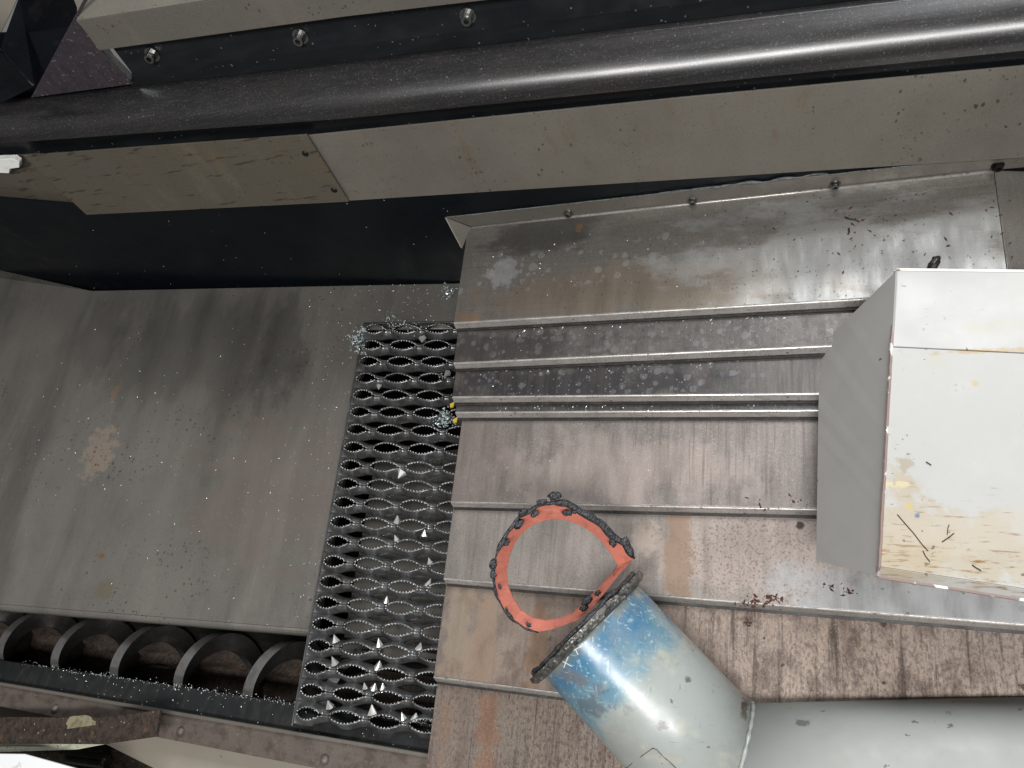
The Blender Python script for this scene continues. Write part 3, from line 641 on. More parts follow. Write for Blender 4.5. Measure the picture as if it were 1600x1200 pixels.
dkb = MB(); WD = -0.062
dkb.prism([Pw(-100, 1150, WD - .02), Pw(165, 1168, WD - .02), Pw(360, 1216, WD - .02), Pw(300, 1330, WD - .02), Pw(-100, 1330, WD - .02)], V3(0, 0, -.01))
o = dkb.out('dark_underside_plate', mat_rust); props(o, 'dark rusty plate below the bent rusty bar in the bottom corner', 'plate')
rol = MB(); rp0, rp1 = Pw(108, 1184, WD), Pw(168, 1192, WD); rol.tube([rp0, rp0 * .96 + rp1 * .04, rp0 * .5 + rp1 * .5, rp0 * .04 + rp1 * .96, rp1], .009, 20, rf=lambda i: (.0075, .0088, .0088, .0088, .0075)[i])
o = rol.out('small_roller', mat_auger, None, smooth=False, bevel=.0005); props(o, 'small grey steel roller half hidden under the bent rusty bar', 'roller')
wc = MB(); wc.prism([Pw(-120, 1176, .03), Pw(38, 1178, .03), Pw(128, 1203, .03), Pw(180, 1330, .03), Pw(-120, 1330, .03)], V3(0, 0, -.003))
o = wc.out('white_corner_panel', mat_white, None, bevel=.001); props(o, 'bright white enamelled panel corner at the very bottom beside the roller', 'panel')
# ================================================================== upper structure: panels, rail, track
UP = (RC.transposed() @ Vector((4000, 50, -1177))).normalized()      # direction of the door rail, slightly skew to the bed
N1 = V3(0, .19, .982).normalized()
pn = UP.cross(N1).normalized()
q0 = Pv(1455, 256, fv) + V3(0, -.006, 0)
PXS = [-220, 0, 270, 540, 800, 1070, 1330, 1600, 1800]
top_line = [(0, 247), (540, 206), (1070, 157), (1600, 108)]
def on(pl, x, y): return hit(x, y, pl[0], pl[1])
PL1 = (q0, pn)
def panel(name, pix, mat, label, depth, screws=()):
    base = on((q0 + pn * depth, pn), *pix[0])
    e = empty(name, base, label, 'cover panel')
    mb = MB(); mb.prism([on((q0 + pn * depth, pn), *p) for p in pix], pn * -.002 * (1 if pn.y < 0 else -1))
    mb.out('sheet', mat, e, bevel=.0006)
    for x, y in screws: cap_screw(on((q0 + pn * depth, pn), x, y), pn if pn.y < 0 else -pn, .0042, .002, e, mat_dark_screw, 'screw', True)
    return e
sg = 1 if pn.y < 0 else -1
panel('taupe_cover', [(478, 212), (545, 314), (1060, 281), (1310, 265), (1455, 256), (1640, 244), (1800, 232), (1800, 84), (1600, 103), (1070, 152)], mat_taupe, 'long taupe metal panel under the black rail, above the bolted flange', 0.0)
panel('taupe_cover', [(36, 243), (135, 336), (545, 315.5), (479, 210.5)], mat_taupe2, 'dirty shorter taupe panel with rubbed dark marks, left of the long taupe panel', sg * .0045, [(522, 297), (477, 240)])
panel('taupe_cover', [(-200, 262), (-200, 337), (91, 327), (135, 322), (60, 240)], mat_taupe2, 'leftmost taupe panel end, stepped back behind the dirty panel', -sg * .004)
cl = MB(); clp = (q0 + pn * sg * .010, pn)
cl.prism([on(clp, *p) for p in [(-40, 250), (22, 248), (30, 254), (30, 262), (15, 264), (14, 271), (-40, 269)]], pn * -sg * .008)
o = cl.out('white_clip', mat_clip, None, bevel=.0006); props(o, 'small white plastic clip at the left edge under the black rail', 'clip')
# recess strip above the panels; shade under the rail put into its black
pt1 = on(PL1, 800, 182); PL2 = (pt1 - pn * sg * .006, pn)
low_line = [(0, 222), (540, 183), (1070, 130), (1600, 76)]
rec = MB(); rec.grid([[on(PL2, x, poly_y(top_line, x) + 6) for x in PXS], [on(PL2, x, poly_y(low_line, x) - 22) for x in PXS]])
o = rec.out('rail_shade_strip', mat_strip, None, solid=.002); props(o, 'recessed strip between the black rail and the taupe panels, rail shade put into its colour', 'strip')
# the rail with its rounded nose and dusty top shelf
FU = N1
pt2 = on((pt1 + pn * sg * .028, pn), 800, 157); PLF = (pt2, pn)
nose_line = [(0, 201), (270, 181), (540, 160), (800, 134), (1070, 107), (1330, 75), (1600, 44)]
back_line = [(0, 158), (540, 98), (1070, 35), (1365, 0), (1700, -40)]
crease_line = [(530, 74), (1070, 7)]
beige_line = [(155, 78), (540, 27), (763, 0)]
SD = V3(0, .93, .36).normalized()
K0 = on(PLF, 800, 137); ns = UP.cross(SD).normalized(); PLS = (K0, ns)
rail = empty('black_rail', K0, 'long black brushed metal rail with a rounded shiny nose and dusty top', 'rail')
rows = []; Kc = []
XS = interp(-220, 1800, 25)
for x in XS:
    Lw = on(PLF, x, poly_y(low_line, x)); Kn = on(PLF, x, poly_y(nose_line, x) - 2); Bk = on(PLS, x, poly_y(back_line, x))
    back_in = (Bk - Kn); s0 = Kn + back_in.normalized() * .024; l0 = Kn + (Lw - Kn) * .75
    col = [Lw - pn * sg * .012, Lw + V3(0, .0006, 0), Lw]
    col = [Lw - pn * sg * .018, Lw]
    for i in range(9):
        t = i / 8; col.append(l0 * (1 - t) ** 2 + Kn * 2 * t * (1 - t) + s0 * t * t)
    col += [s0 + (Bk - s0) * t for t in (.33, .66, 1.0)]
    rows.append(col); Kc.append(Bk)
rm = MB(); rm.grid([[r[i] for r in rows] for i in range(len(rows[0]))])
rm.out('rail_body', mat_rail, rail, smooth=True, solid=-.0015, autosm=1)
for p in (rail.children[0].data.edges if False else ()): pass
# black track strip with cap screws
BD = on(PLS, 800, poly_y(back_line, 800)); PLB = (BD, pn)
tk = empty('door_track', BD, 'black track strip with three cap screws above the dusty rail', 'track')
tm = MB()
ytop = lambda x: poly_y(beige_line, x) - 14
lo = [on(PLB, x, poly_y(back_line, x) + 3) for x in XS if x > 130]; PLB2 = (BD - pn * sg * .008, (pn + ns * .25 * (1 if ns.z * pn.y < 0 else 1)).normalized())
xs2 = [205] + [x for x in XS if x > 230]
r0_ = [on(PLB, x, poly_y(back_line, x) + 4) for x in xs2]
r1_ = [on(PLB, x, poly_y(crease_line, x)) - pn * sg * .001 for x in xs2]
r2_ = [on(PLB, x + (-50 if x == 205 else 0), ytop(x + (-50 if x == 205 else 0))) - pn * sg * .010 for x in xs2]
tm.grid([r0_, r1_, r2_]); tm.out('strip', mat_strip, tk, solid=.002)
em = MB(); ea, eb = on(PLB, 207, 131), on(PLB, 156, 79)
em.prism([ea + pn * sg * .001, eb + pn * sg * .001, eb + UP * .0018 + pn * sg * .001, ea + UP * .0018 + pn * sg * .001], -pn * sg * .010); em.out('end_edge', mat_screw, tk, bevel=.0005)
for x, y in [(236, 88), (468, 60), (730, 28)]: cap_screw(on(PLB, x, y) - pn * sg * .004, (pn * sg), .0055, .010, tk, mat_screw)
# taupe housing above the track
PLH = (BD + pn * sg * .006, pn)
hs = empty('taupe_housing', on(PLH, 400, 30), 'brownish taupe sheet metal housing with a folded edge at the top left, above the track', 'housing')
hm = MB(); fold = [(120, 33), (334, 0)]
hm.prism([on(PLH, 120, 32.5), on(PLH, 155, 79), on(PLH, 540, 26), on(PLH, 763, 0), on(PLH, 1000, -28), on(PLH, 1000, -103), on(PLH, 334, -0.5)], -pn * sg * .002)
hm.out('front_sheet', mat_taupe3, hs, bevel=.0005)
PLT = (on(PLH, 334, 0), UP.cross(V3(0, .8, .6)).normalized())
ht = MB(); ht.prism([on(PLH, 120, 32), on(PLH, 334, -1.5), on(PLH, 1000, -104.5), on(PLT, 1000, -180), on(PLT, 100, -40), on(PLT, 120, 12)], -V3(0, .6, -.8) * -.002)
ht.out('top_sheet', mat_taupe, hs, bevel=.0005)
# dusty gusset plate and black bent bracket at the top left
PG = (BD + pn * sg * .004, pn)
gp = MB(); gp.prism([on(PG, *p) for p in [(48, 153), (206, 132), (155, 79), (118, 33), (160, -40), (157, -50)]], -pn * sg * .002)
o = gp.out('gusset_plate', mat_dusty, None, bevel=.0008); props(o, 'dusty dark purple-grey gusset plate between the black bracket and the taupe housing', 'gusset plate')
ep = MB(); PB4 = (BD - pn * sg * .009, pn); ep.prism([on(PB4, *p) for p in [(-260, 200), (60, 162), (209, 140), (175, 85), (140, 40), (60, 50), (-260, 60)]], -pn * sg * .002)
ep.out('end_plate', mat_bracket, tk)
br = empty('black_bracket', on(PG, 52, 130), 'black bent metal bracket coming to a point at the top left corner', 'bracket')
ap = on(PG, 52, 131) + pn * sg * .002
b1 = MB(); p_ = [(52, 131), (0, 78), (-70, 5), (-20, -80), (30, -6), (27, 0), (130, 0), (165, -60)]
far = on(PG, 130, 0) + pn * sg * .004; far2 = far + (far - ap) * .6
lf = camP(*[c for c in (0, 0, 0)])
def depth_pt(x, y, z): return camP((x - 800) / FPX * z, (y - 600) / FPX * z, z)
zap = (RC @ (ap - CAM)).z
L1 = depth_pt(0, 77, zap - .045); L2 = depth_pt(-90, -12, zap - .12)
R1_ = depth_pt(130, 0, zap - .01); R2_ = depth_pt(175, -66, zap - .015)
U1 = depth_pt(28, 0, zap - .075); U2 = depth_pt(62, -66, zap - .09)
M1 = depth_pt(2, 60, zap - .05)
b1.prism([ap, R1_, R2_, U2, U1, L1], (0, 0, -.003)); b1.out('inner_face', mat_bracket, br)
b2 = MB(); b2.prism([ap + V3(0, 0, .0005), L1 + V3(0, 0, .0005), L2, depth_pt(-90, 60, zap - .1), depth_pt(-60, 150, zap - .02), depth_pt(0, 157, zap)], (0, 0, -.003)); b2.out('outer_face', mat_bracket, br)
for a_, b_, nm in ((ap, L1, 'worn_edge'), (ap, R1_, 'worn_edge')):
    e_ = MB(); e_.tube([a_, a_ * .5 + b_ * .5, b_], .0011, 6); e_.out(nm, mat_grate, br)
bk = MB(); PB3 = (BD - pn * sg * .02, pn); bk.prism([on(PB3, *p) for p in [(-250, 120), (-10, 75), (45, -40), (-20, -150), (-250, -150)]], -pn * sg * .003)
o = bk.out('pale_backing_panel', mat_cream, None); props(o, 'pale panel glimpsed in the extreme top left corner behind the black bracket', 'panel')

# ================================================================== white box on the right
bx = empty('white_box', Pw(1372, 900, WB), 'large white painted metal box guard with rubbed brown dirt along its lower edge', 'box guard')
A1, A2 = Pw(1401, 423, WB - .012), Pw(1395, 541, WB); A3, A4 = Pw(1376, 885, WB), Pw(1372, 900, WB - .007)
BXD = V3(.9945, -.1045, 0); LEN = .42
up = MB(); e_ = V3(0, 0, -.0025)
up.prism([A1, A2, A2 + BXD * LEN, A1 + BXD * LEN], e_); up.out('upper_face', mat_box, bx, bevel=.0006)
dn = V3(-.0003, -.0006, -.0004)
lo_ = MB(); lo_.prism([A2 + dn, A3, A3 + BXD * LEN, A2 + dn + BXD * LEN], e_); lo_.out('front_face', mat_box, bx, bevel=.0006)
bt_ = MB(); bt_.prism([A3 + dn * .4, A4, A4 + BXD * LEN, A3 + dn * .4 + BXD * LEN], e_); bt_.out('lower_flange', mat_box, bx, bevel=.0005)
Bm = Pw(1277, 730, .066); sn = (A3 - A2).cross(Bm - A2).normalized()
B1, B2 = hit(1280, 541, A2, sn), hit(1275, 876, A2, sn); S1, S4 = hit(1401, 423, A2, sn), hit(1372, 900, A2, sn); print('BOX', B1, B2, A1, A4, S1, S4)
sd = MB(); sd.prism([S1 + V3(-.0006, 0, -.0006), B1, B2, S4 + V3(-.0006, 0, -.0006), A3 + V3(-.0006, 0, -.0006), A2 + V3(-.0006, 0, -.0006)], V3(.0016, 0, -.0016)); sd.out('side_face', mat_boxside, bx, bevel=.0003)
eg = MB(); pts = [A1, A2, A3, A4]
full = []
for a_, b_ in zip(pts, pts[1:]): full += interp(a_, b_, 30)[:-1]
eg.tube([p + V3(-.0012, 0, .0001) + V3(random.uniform(-.0003, .0003), 0, 0) for p in full + [A4]], .0014, 6); eg.out('worn_corner', mat_chipedge, bx)
eg = MB(); eg.prism([A1 + V3(0, .0004, .0004), A1 + BXD * LEN + V3(0, .0004, .0004), A1 + BXD * LEN + V3(0, .0032, -.0006), A1 + V3(0, .0032, -.0006)], V3(0, 0, -.002)); eg.out('top_edge', mat_chipedge_w, bx, bevel=.0004)
eg = MB(); eg.prism([A4 + V3(0, .0002, .0004), A4 + BXD * LEN + V3(0, .0002, .0004), A4 + BXD * LEN + V3(0, -.0018, -.0006), A4 + V3(0, -.0018, -.0006)], V3(0, 0, -.002)); eg.out('lower_edge', mat_chipedge, bx, bevel=.0004)
lt = MB(); zz = (RC @ (A1 - CAM)).z + .006
l_ = [depth_pt(1452, 427, zz), depth_pt(1458, 414, zz), depth_pt(1464, 406, zz)]
lt.tube(l_, .0042, 8, rf=lambda i: (.0036, .0046, .0040)[i]); lt.tube([depth_pt(1458, 405, zz), depth_pt(1468, 403, zz)], .0026, 8)
o = lt.out('small_latch', mat_auger, bx, bevel=.0004)

# ================================================================== pipe elbow
e1 = PD.orthogonal().normalized(); e2 = PD.cross(e1)
pipe = empty('pipe_elbow', PS, 'grey-white painted pipe elbow with a blue scratched end and gritty flange', 'pipe')
mitern = (PD + P2D).normalized()          # plane between the two legs
NSEG = 48
def circ(c, d, r, proj=None):
    x = V3(0, 0, 1); x = (x - d * x.dot(d)).normalized(); y = d.cross(x); out = []
    for i in range(NSEG):
        a = 2 * math.pi * i / NSEG; p = c + (x * math.cos(a) + y * math.sin(a)) * r
        if proj: p = p + d * ((proj[0] - p).dot(proj[1]) / d.dot(proj[1]))
        out.append(p)
    return out
mn = (P2D - PD); mn = (mn - mitern * mn.dot(mitern)).normalized()
MN = (PD + P2D).normalized(); mp_ = (PE, MN)
s1 = [circ(PS + PD * t, PD, PR) for t in interp(0, .09, 14)]
s1.append(circ(PE, PD, PR, mp_))
pm_ = MB(); pm_.grid(s1, close_u=True); pm_.out('short_leg', mat_pipe, pipe, smooth=True, solid=.003)
s2 = [circ(PE, P2D, PR, mp_)] + [circ(PE + P2D * t, P2D, PR) for t in interp(.11, .60, 8)]
pm_ = MB(); pm_.grid(s2, close_u=True); pm_.out('long_leg', mat_pipe2, pipe, smooth=True, solid=.003)
wl = MB(); cc = circ(PE, PD, PR + .0006, mp_); wp_ = []
n = NSEG * 3
for i in range(n):
    a = cc[i * NSEG // n]; b = cc[(i * NSEG // n + 1) % NSEG]; t = (i * NSEG / n) % 1; wp_.append(a + (b - a) * t)
wl.tube(wp_ + [wp_[0]], .0032, 8, rf=lambda i: .0019 + .0003 * math.sin(i * 1.3) + .0006 * mnoise.noise(V3(i * .4, 0, 0))); wl.out('weld_bead', mat_pipe, pipe, smooth=True)
sv = MB(); sp_ = [(972, 1206), (985, 1195), (1003, 1181), (1020, 1169), (1026, 1171), (1036, 1182), (1046, 1190), (1060, 1204)]
sv.tube([cyl(x, y, r=PR + .0002) for x, y in sp_], .0006, 6, rf=lambda i: .0003 + .0003 * abs(mnoise.noise(V3(i * .9, 1, 1)))); sv.out('seam', mat_flange, pipe, smooth=True)
for pts_ in ([(874, 1030), (884, 1036), (893, 1041)], [(888, 1026), (884, 1035), (881, 1043)], [(896, 1010), (900, 1016), (903, 1023)], [(903, 1006), (908, 1012)], [(893, 1018), (902, 1013), (911, 1008)]):
    sc2 = MB(); sc2.tube([cyl(x, y, r=PR + .0001) for x, y in pts_], .00042, 5); sc2.out('paint_scratch', mat_clip, pipe)
# gritty flange
fx = V3(0, 0, 1); fx = (fx - PD * fx.dot(PD)).normalized(); fy = PD.cross(fx)
fm = MB(); secs = []
nf = 120
for (rad, off_, jit) in ((PR - .004, -.004, 0), (PR + .011, -.004, .0034), (PR + .0115, .000, .0034), (PR + .009, .0035, .0018), (PR + .001, .005, .0006)):
    row = []
    for i in range(nf):
        a = 2 * math.pi * i / nf; rr = rad + jit * mnoise.noise(V3(math.cos(a) * 3.5, math.sin(a) * 3.5, rad * 60)) * 1.6
        row.append(PS + PD * (off_ + jit * .6 * mnoise.noise(V3(math.cos(a) * 5, math.sin(a) * 5, 8))) + (fx * math.cos(a) + fy * math.sin(a)) * rr)
    secs.append(row)
fm.grid(secs, close_u=True); fm.out('flange', mat_flange, pipe, smooth=False)
rg = MB(); pts = []
for i in range(121):
    a = 2 * math.pi * i / 120; pts.append(PS - PD * (.0060 + .003 * mnoise.noise(V3(math.cos(a) * 3, math.sin(a) * 3, 2))) + (fx * math.cos(a) + fy * math.sin(a)) * (PR + .004 + .003 * mnoise.noise(V3(math.cos(a) * 3, math.sin(a) * 3, 5))))
rg.tube(pts, .004, 7, rf=lambda i: .0022 * (1 + .9 * mnoise.noise(V3(math.cos(i * math.pi / 60) * 5, math.sin(i * math.pi / 60) * 5, 9)))); rg.out('sealant_ring', mat_black, pipe, smooth=True)
# ================================================================== red gasket ring hanging from the flange
outer = [(990, 873), (985, 866), (976, 852), (954, 837), (927, 812), (902, 797), (884, 788), (866, 786), (841, 791), (825, 800), (807, 815), (792, 834), (783, 852), (776, 868), (773, 893), (773, 911), (777, 933), (787, 951), (803, 969), (823, 982), (841, 987), (861, 984), (884, 976), (902, 969), (922, 953), (944, 928), (969, 896)]
inner = [(965, 883), (949, 857), (931, 837), (911, 823), (886, 813), (861, 811), (837, 818), (819, 830), (805, 848), (796, 870), (792, 895), (795, 918), (803, 938), (814, 954), (832, 966), (852, 970), (875, 967), (897, 958), (913, 943), (937, 918), (962, 890)]
zc = .757
def zring(x, y): # the flange side follows the flange plane, the rest hangs out towards the camera a little
    d = max(0.0, ((x - 985) * -.77 + (y - 878) * -.64) / 200.0)
    return .762 - .018 * min(1, d)
def resample(P, n=88):
    P = [Vector(p) for p in P]; P.append(P[0]); L = [0]
    for a, b in zip(P, P[1:]): L.append(L[-1] + (b - a).length)
    out = []
    for k in range(n):
        t = L[-1] * k / n; i = max(j for j in range(len(L) - 1) if L[j] <= t); out.append(P[i] + (P[i + 1] - P[i]) * ((t - L[i]) / (L[i + 1] - L[i])))
    return out
oo, ii = resample(outer), resample(inner)
VD = RC.transposed() @ Vector((0, 0, 1))
gk = empty('gasket_ring', depth_pt(880, 885, .745), 'orange-red rubber gasket ring with black sealant, peeled off the pipe flange', 'gasket')
gm = MB(); secs = []
for (xo, xi) in zip(oo, ii):
    po = depth_pt(xo.x, xo.y, zring(xo.x, xo.y) - .010); pi = depth_pt(xi.x, xi.y, zring(xi.x, xi.y) + .006)
    nrm = VD * .0042 ; secs.append([po, pi, pi + nrm, po + nrm])
n4 = len(secs); gm.v = [p for s_ in secs for p in s_]
for i in range(n4):
    for j in range(4): gm.f.append([i * 4 + j, i * 4 + (j + 1) % 4, ((i + 1) % n4) * 4 + (j + 1) % 4, ((i + 1) % n4) * 4 + j])
gm.out('rubber_band', mat_red, gk, smooth=False, bevel=.0006)
# sealant ridge along the outer edge
def ridge(ks, off_px, rad, name, f=.0, amp=.5, seed=0):
    pts = []
    for k in ks:
        p = oo[k % n4]; c = Vector((880, 885)); d = (p - c).normalized(); w_ = off_px + 3 * mnoise.noise(V3(k * .35, seed, 1))
        pts.append(depth_pt(p.x + d.x * w_, p.y + d.y * w_, zring(p.x, p.y) - .010))
    mb = MB(); mb.tube(pts, rad, 8, rf=lambda i: max(.0008, rad * (1 + amp * mnoise.noise(V3(i * .33, seed, 4)) * 2) * min(1, .25 + i * .3, .25 + (len(pts) - 1 - i) * .3)))
    return mb.out(name, mat_black, gk, smooth=True)
ridge(range(0, 24), 1.5, .0037, 'sealant_ridge', seed=1, amp=.25)
ridge(range(5, 15), 6, .0017, 'sealant_ridge', seed=2, amp=.45)
ridge(range(20, 42), 1, .0020, 'sealant_ridge', seed=3, amp=.4)
ridge(range(40, 62), 1, .0011, 'sealant_ridge', seed=7, amp=.8)
def blob(x, y, r, name='sealant_blob', z=-.012, mat=mat_black, par=gk, zz=None, sq=1.0):
    c = depth_pt(x, y, (zz if zz else zring(x, y)) + z); mb = MB(); rows = []; tang = RC.transposed() @ Vector((-(y - 885), x - 880, 0)).normalized()
    for i in range(7):
        th_ = math.pi * (i + .01) / 6.02; row = []
        for j in range(10):
            ph = 2 * math.pi * j / 10; d = Vector((math.sin(th_) * math.cos(ph), math.sin(th_) * math.sin(ph) * sq, math.cos(th_)))
            off = d * r * (1 + .55 * mnoise.noise(d * 1.7 + V3(x, y, 0)) + .2 * mnoise.noise(d * 4 + V3(y, x, 0)))
            row.append(c + tang * off.dot(tang) * .55 + off + VD * off.dot(VD) * -.45)
        rows.append(row)
    mb.grid(rows, close_u=True); return mb.out(name, mat, par, smooth=True)
for x, y, r in [(866, 775, .0050), (846, 785, .0040), (818, 801, .0040), (836, 803, .0032), (886, 802, .0036), (897, 800, .0022), (792, 848, .0030), (811, 819, .0044), (957, 848, .0036), (977, 848, .0048), (985, 862, .0042), (781, 917, .0022), (770, 882, .0040), (771, 898, .0034), (826, 976, .0026), (792, 952, .0016), (918, 938, .0048), (912, 950, .0036), (934, 927, .003)]:
    blob(x, y, r * .85)
# ================================================================== chips and swarf
CHIP = [(660, 532, -1), (592, 606, -1), (697, 585, -1), (625, 743, -1), (621, 811, 1), (663, 832, 1), (618, 840, 1), (671, 876, 1), (671, 910, 1), (604, 936, 1), (523, 997, 1), (592, 1003, 1), (656, 1009, 1), (521, 1032, 1), (592, 1038, 1), (570, 1071, 1), (585, 1072, 1), (598, 1073, 1), (514, 1100, 1), (582, 1108, 1), (629, 1118, 1), (649, 1119, 1)]
chip_mesh = None
ordn = 'first second third fourth fifth sixth seventh eighth ninth tenth eleventh twelfth thirteenth fourteenth fifteenth sixteenth seventeenth eighteenth nineteenth twentieth twenty-first'.split()
seen = {}
for x, y, s_ in CHIP:
    p = hit(x, y, GO + GN * .005, GN); a_, b_ = ga(p), gb(p)
    row = min(20, max(0, int(round(10 - b_ / PV - .5))))
    colw = 'near its left edge' if a_ < -.035 else ('near its middle' if a_ < .03 else 'beside the cover edge')
    key = (row, colw); seen[key] = seen.get(key, 0) + 1
    lab = f"bright conical chip{' pointing down' if s_ < 0 else ''}, {ordn[row]} grating row from top, {colw}"
    if (x, y) == (570, 1071): lab = 'bright conical metal chip on the lower grating, leftmost of a row of three'
    if (x, y) == (585, 1072): lab = 'bright conical metal chip on the lower grating, middle one of a row of three'
    if (x, y) == (598, 1073): lab = 'bright curled metal chip on the lower grating, rightmost of a row of three'
    if (x, y) == (629, 1118): lab = 'largest bright conical chip at the bottom of the grating, left of a close pair'
    if (x, y) == (649, 1119): lab = 'bright conical chip at the bottom of the grating, right of a close pair'
    if (x, y) == (523, 997): lab = 'bright conical chip at the grating left edge, upper of two stacked above each other'
    if (x, y) == (592, 1038): lab = 'bright conical chip in the middle of the lower grating, just above the row of three'
    if (x, y) == (521, 1032): lab = 'bright conical chip at the grating left edge, lower of two stacked above each other'
    if (x, y) == (618, 840): lab = 'dim bright conical chip on the grating, left of a brighter chip near mid-height'
    if (x, y) == (663, 832): lab = 'bright conical chip on the grating, right one of the pair near mid-height'
    ax = (GB * s_ * .85 + GN * .5 + GA * random.uniform(-.4, .4)).normalized(); xx = (GA - ax * GA.dot(ax)).normalized(); yy = ax.cross(xx)
    h = random.uniform(.0075, .0115) * (1.15 if y > 1090 else 1); rr = h * random.uniform(.42, .58); mb = MB()
    k_ = 9; rows = [[p - ax * h * .5 + (xx * math.cos(2 * math.pi * i / k_ + .3) + yy * math.sin(2 * math.pi * i / k_ + .3)) * rr * f * (1 + .18 * math.sin(i * 2.1 + x)) for i in range(k_)] for f in (.55, 1.0)]
    rows[0] = [q + ax * h * .25 for q in rows[0]]
    rows.append([p + ax * h * .5 + (xx * math.cos(2 * math.pi * i / k_) + yy * math.sin(2 * math.pi * i / k_)) * rr * .06 for i in range(k_)])
    mb.grid(rows, close_u=True); mb.f.append([2 * k_ + i for i in range(k_)]); mb.f.append([i for i in range(k_)])
    o = mb.out('metal_chip', mat_chip, None); props(o, lab, 'metal chip', 'conical metal chips on the grating')
# yellow bits and glassy crumbs at the cover edge
for (x, y, r, lb) in ((706, 631, .0034, 'small yellow plastic bit at the cover edge, the upper of two'), (711, 655, .0034, 'small yellow plastic bit at the cover edge, the lower of two')):
    p = hit(x - 3, y, GO + GN * .012, GN); mb = MB()
    mb.prism([p, p + GA * r * 1.8 + GB * r, p + GA * r * 1.5 - GB * r * 1.1, p - GB * r * 1.6 + GA * r * .3], GN * -r); o = mb.out('plastic_bit', mat_yellow); props(o, lb, 'plastic bit', 'yellow plastic bits')
def flakes(name, mat, items, label, size=(.0006, .0016), asp=(1, 3), lift=.0006):
    mb = MB()
    for p, n in items:
        n = Vector(n).normalized(); t = n.orthogonal().normalized(); t = Matrix.Rotation(random.uniform(0, 6.28), 3, n) @ t; b = n.cross(t)
        s = random.uniform(*size); l = s * random.uniform(*asp); h = s * .6; c = Vector(p) + n * lift * .2
        mb.add([c - t * l, c + b * s, c + t * l * random.uniform(.5, 1), c - b * s * random.uniform(.3, 1), c + n * h], [[0, 1, 4], [1, 2, 4], [2, 3, 4], [3, 0, 4], [3, 2, 1, 0]])
    o = mb.out(name, mat, None); props(o, label, None, None, 'stuff'); return o
rnd = random.Random(3)
it = []
for _ in range(260): it.append((G(rnd.uniform(-.75, GL), rnd.triangular(b_bot, b_top, b_bot + .25), -.0095), GN))
for _ in range(160): it.append((G(GL - abs(rnd.gauss(0, .05)), rnd.uniform(b_bot, b_top), -.0095), GN))
for _ in range(120): it.append((G(rnd.uniform(GL, .1), rnd.uniform(b_gt, b_top), -.0095), GN))
for _ in range(36): it.append((V3(rnd.uniform(-.8, 0), WV - .0005, rnd.uniform(-.03, .2)), (0, -1, 0)))
for _ in range(110):
    k = rnd.choice([0, 0, 0, 1, 2, 3, 4, 5]); 
    vlo = {0: (-.56, -.46), 1: (-.62, -.59), 2: (-.668, -.64), 3: (-.683, -.677), 4: (-.78, -.70), 5: (-.87, -.80)}[k]
    it.append((V3(rnd.uniform(.01, .42), rnd.uniform(*vlo), WK[k]), (0, 0, 1)))
flakes('aluminium_flakes', mat_flake, it, 'tiny bright metal flakes sprinkled on the tray, back wall and covers', (.0003, .0009), (1, 2.2))
it = []
for _ in range(100):                    # along the lips
    k = rnd.choice([1, 2, 3]); u = rnd.uniform(.04, .38); a = Pw(*LIPS[k - 1][0], WK[k - 1]); b = Pw(*LIPS[k - 1][1], WK[k - 1]); v = a.y + (b.y - a.y) / (b.x - a.x) * (u - a.x) - .006 - abs(rnd.gauss(0, .004))
    it.append((V3(u, v, WK[k] + .0003), (0, 0, 1)))
flakes('swarf_slivers', mat_chip, it, 'fine bright swarf slivers gathered under the cover lips', (.0003, .0006), (2, 6))
it = []
for _ in range(600):
    t = rnd.random(); q = E1[0] + (E1[1] - E1[0]) * (.35 + .65 * t); it.append((q + V3(0, rnd.gauss(0, .0022) * (1 + 1.5 * mnoise.noise(V3(t * 30, 0, 0))), .0003), (rnd.gauss(0, .4), rnd.gauss(0, .4), 1)))
for _ in range(220):
    t = rnd.uniform(.4, 1); q = E1[0] * (1 - t) + E1[1] * t; q2 = E2[0] * (1 - t) + E2[1] * t; f = rnd.random() ** 2; it.append((q + (q2 - q) * f + V3(0, 0, .0003), (0, 0, 1)))
flakes('metal_grit', mat_flake, it, 'pale metal grit lying along the edge of the black bar', (.0003, .0009), (1, 2))
it = []
for (x, y, n_, s_) in ((556, 530, 60, .006), (566, 517, 26, .003), (700, 455, 40, .006), (690, 655, 60, .007), (700, 655, 30, .005), (640, 513, 30, .012), (610, 508, 20, .008), (690, 590, 14, .005), (560, 548, 30, .006)):
    for _ in range(n_): p = hit(x, y, GO + GN * .004, GN) + GA * rnd.gauss(0, s_) + GB * rnd.gauss(0, s_); it.append((p, GN + V3(rnd.gauss(0, .5), rnd.gauss(0, .5), 0)))
flakes('glassy_crumbs', mat_glass, it, 'crumbs of bright swarf clustered around the grating edges', (.0006, .002), (1, 2))
it = []
for _ in range(60): it.append((Pw(rnd.uniform(1190, 1590), rnd.uniform(300, 430), WK[0]), (0, 0, 1)))
for (x, y, n_, s_) in ((1180, 940, 30, .010), (1207, 935, 30, .004), (1295, 915, 10, .006), (1330, 925, 8, .006), (1170, 972, 10, .003), (1245, 780, 6, .006), (1195, 793, 8, .008)):
    for _ in range(n_): q = Pw(x, y, WK[5] if y > 800 else WK[4]) + V3(rnd.gauss(0, s_), rnd.gauss(0, s_ * .4), 0); it.append((q, (0, 0, 1)))
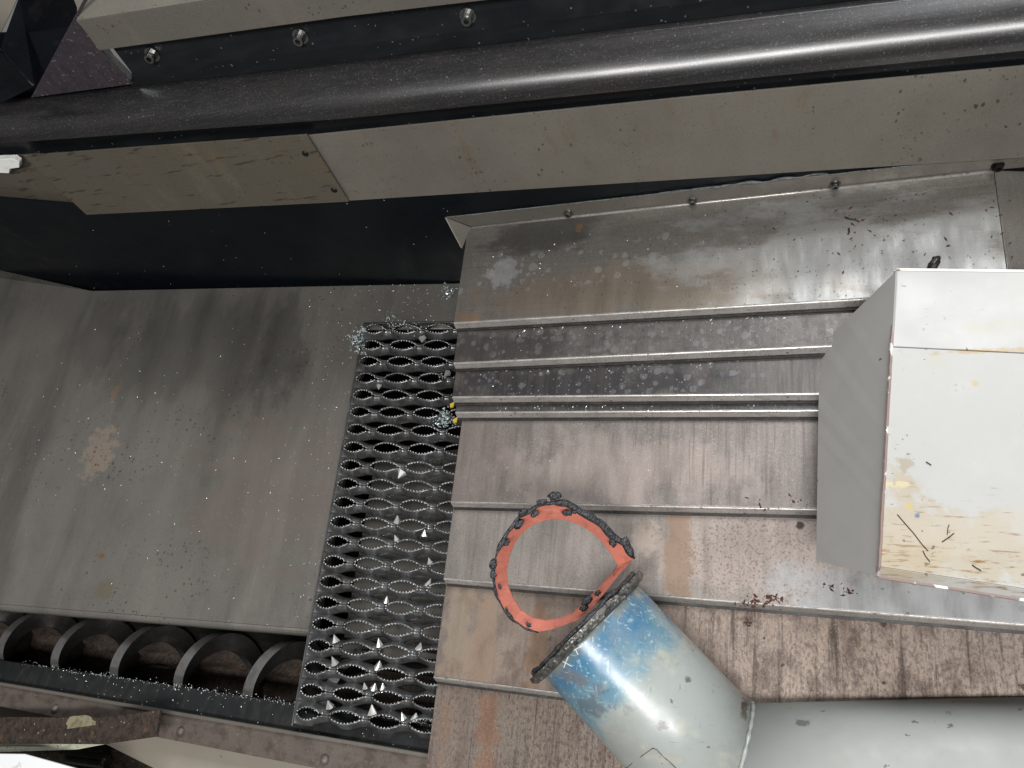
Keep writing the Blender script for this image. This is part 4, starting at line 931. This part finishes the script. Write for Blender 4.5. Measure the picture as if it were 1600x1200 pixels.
flakes('dark_crumbs', mat_rustflake, it, 'dark rust crumbs and shavings scattered on the cover plates', (.0006, .0016), (1, 3))
it = []
for _ in range(700):
    x = rnd.uniform(0, 1360); off = abs(rnd.gauss(0, 3)); dens = mnoise.noise(V3(x * .012, 4, 0))
    if dens < rnd.uniform(-.6, .3): continue
    it.append((on(PLS, x, poly_y(back_line, x) + 1 + off) + V3(0, 0, .0004), ns))
for _ in range(500):
    x = rnd.uniform(0, 1600); it.append((on(PLS, x, poly_y(back_line, x) + rnd.uniform(3, 45)) + V3(0, 0, .0004), ns))
flakes('rail_dust', mat_raildust, it, 'fine grey dust and flecks on top of the black rail', (.0003, .0008), (1, 3))
# curled dark shavings: each one a thing
def curl(pix, w, r, label, mat=mat_darkflake):
    mb = MB(); pts = [Pw(x, y, w) + V3(0, 0, r * .9) for x, y in pix]; mb.tube(pts, r, 5); o = mb.out('metal_shaving', mat, None, smooth=True); props(o, label, 'metal shaving', 'dark curled shavings')
curl([(1320, 340), (1328, 343), (1336, 344), (1343, 347)], WK[0], .0009, 'thin dark curled shaving under the flange on the uppermost cover plate')
curl([(1326, 357), (1327, 362), (1325, 367)], WK[0], .0009, 'short upright dark shaving just below the thin curled one')
curl([(1402, 804), (1414, 818), (1428, 834), (1440, 850), (1450, 861)], WB, .0004, 'long thin brown shaving slanting across the dirty corner of the white box', mat_rust)
curl([(1442, 861), (1446, 869), (1453, 878)], WB, .0004, 'short brown shaving at the lower end of the long slanting shaving', mat_rust)
curl([(1472, 847), (1481, 841), (1491, 833)], WB, .0004, 'brown shaving leaning right on the dirty lower part of the white box', mat_rust)
curl([(1480, 836), (1481, 826), (1483, 820)], WB, .0003, 'thin upright brown shaving above the leaning shaving on the white box', mat_rust)
curl([(1519, 883), (1526, 888), (1533, 892)], WB, .0005, 'dark shaving close to the lower flange fold of the white box', mat_darkflake)
curl([(1432, 712), (1440, 713), (1447, 722), (1455, 727)][2:], WB, .0005, 'short dark shaving in the middle of the white box face')
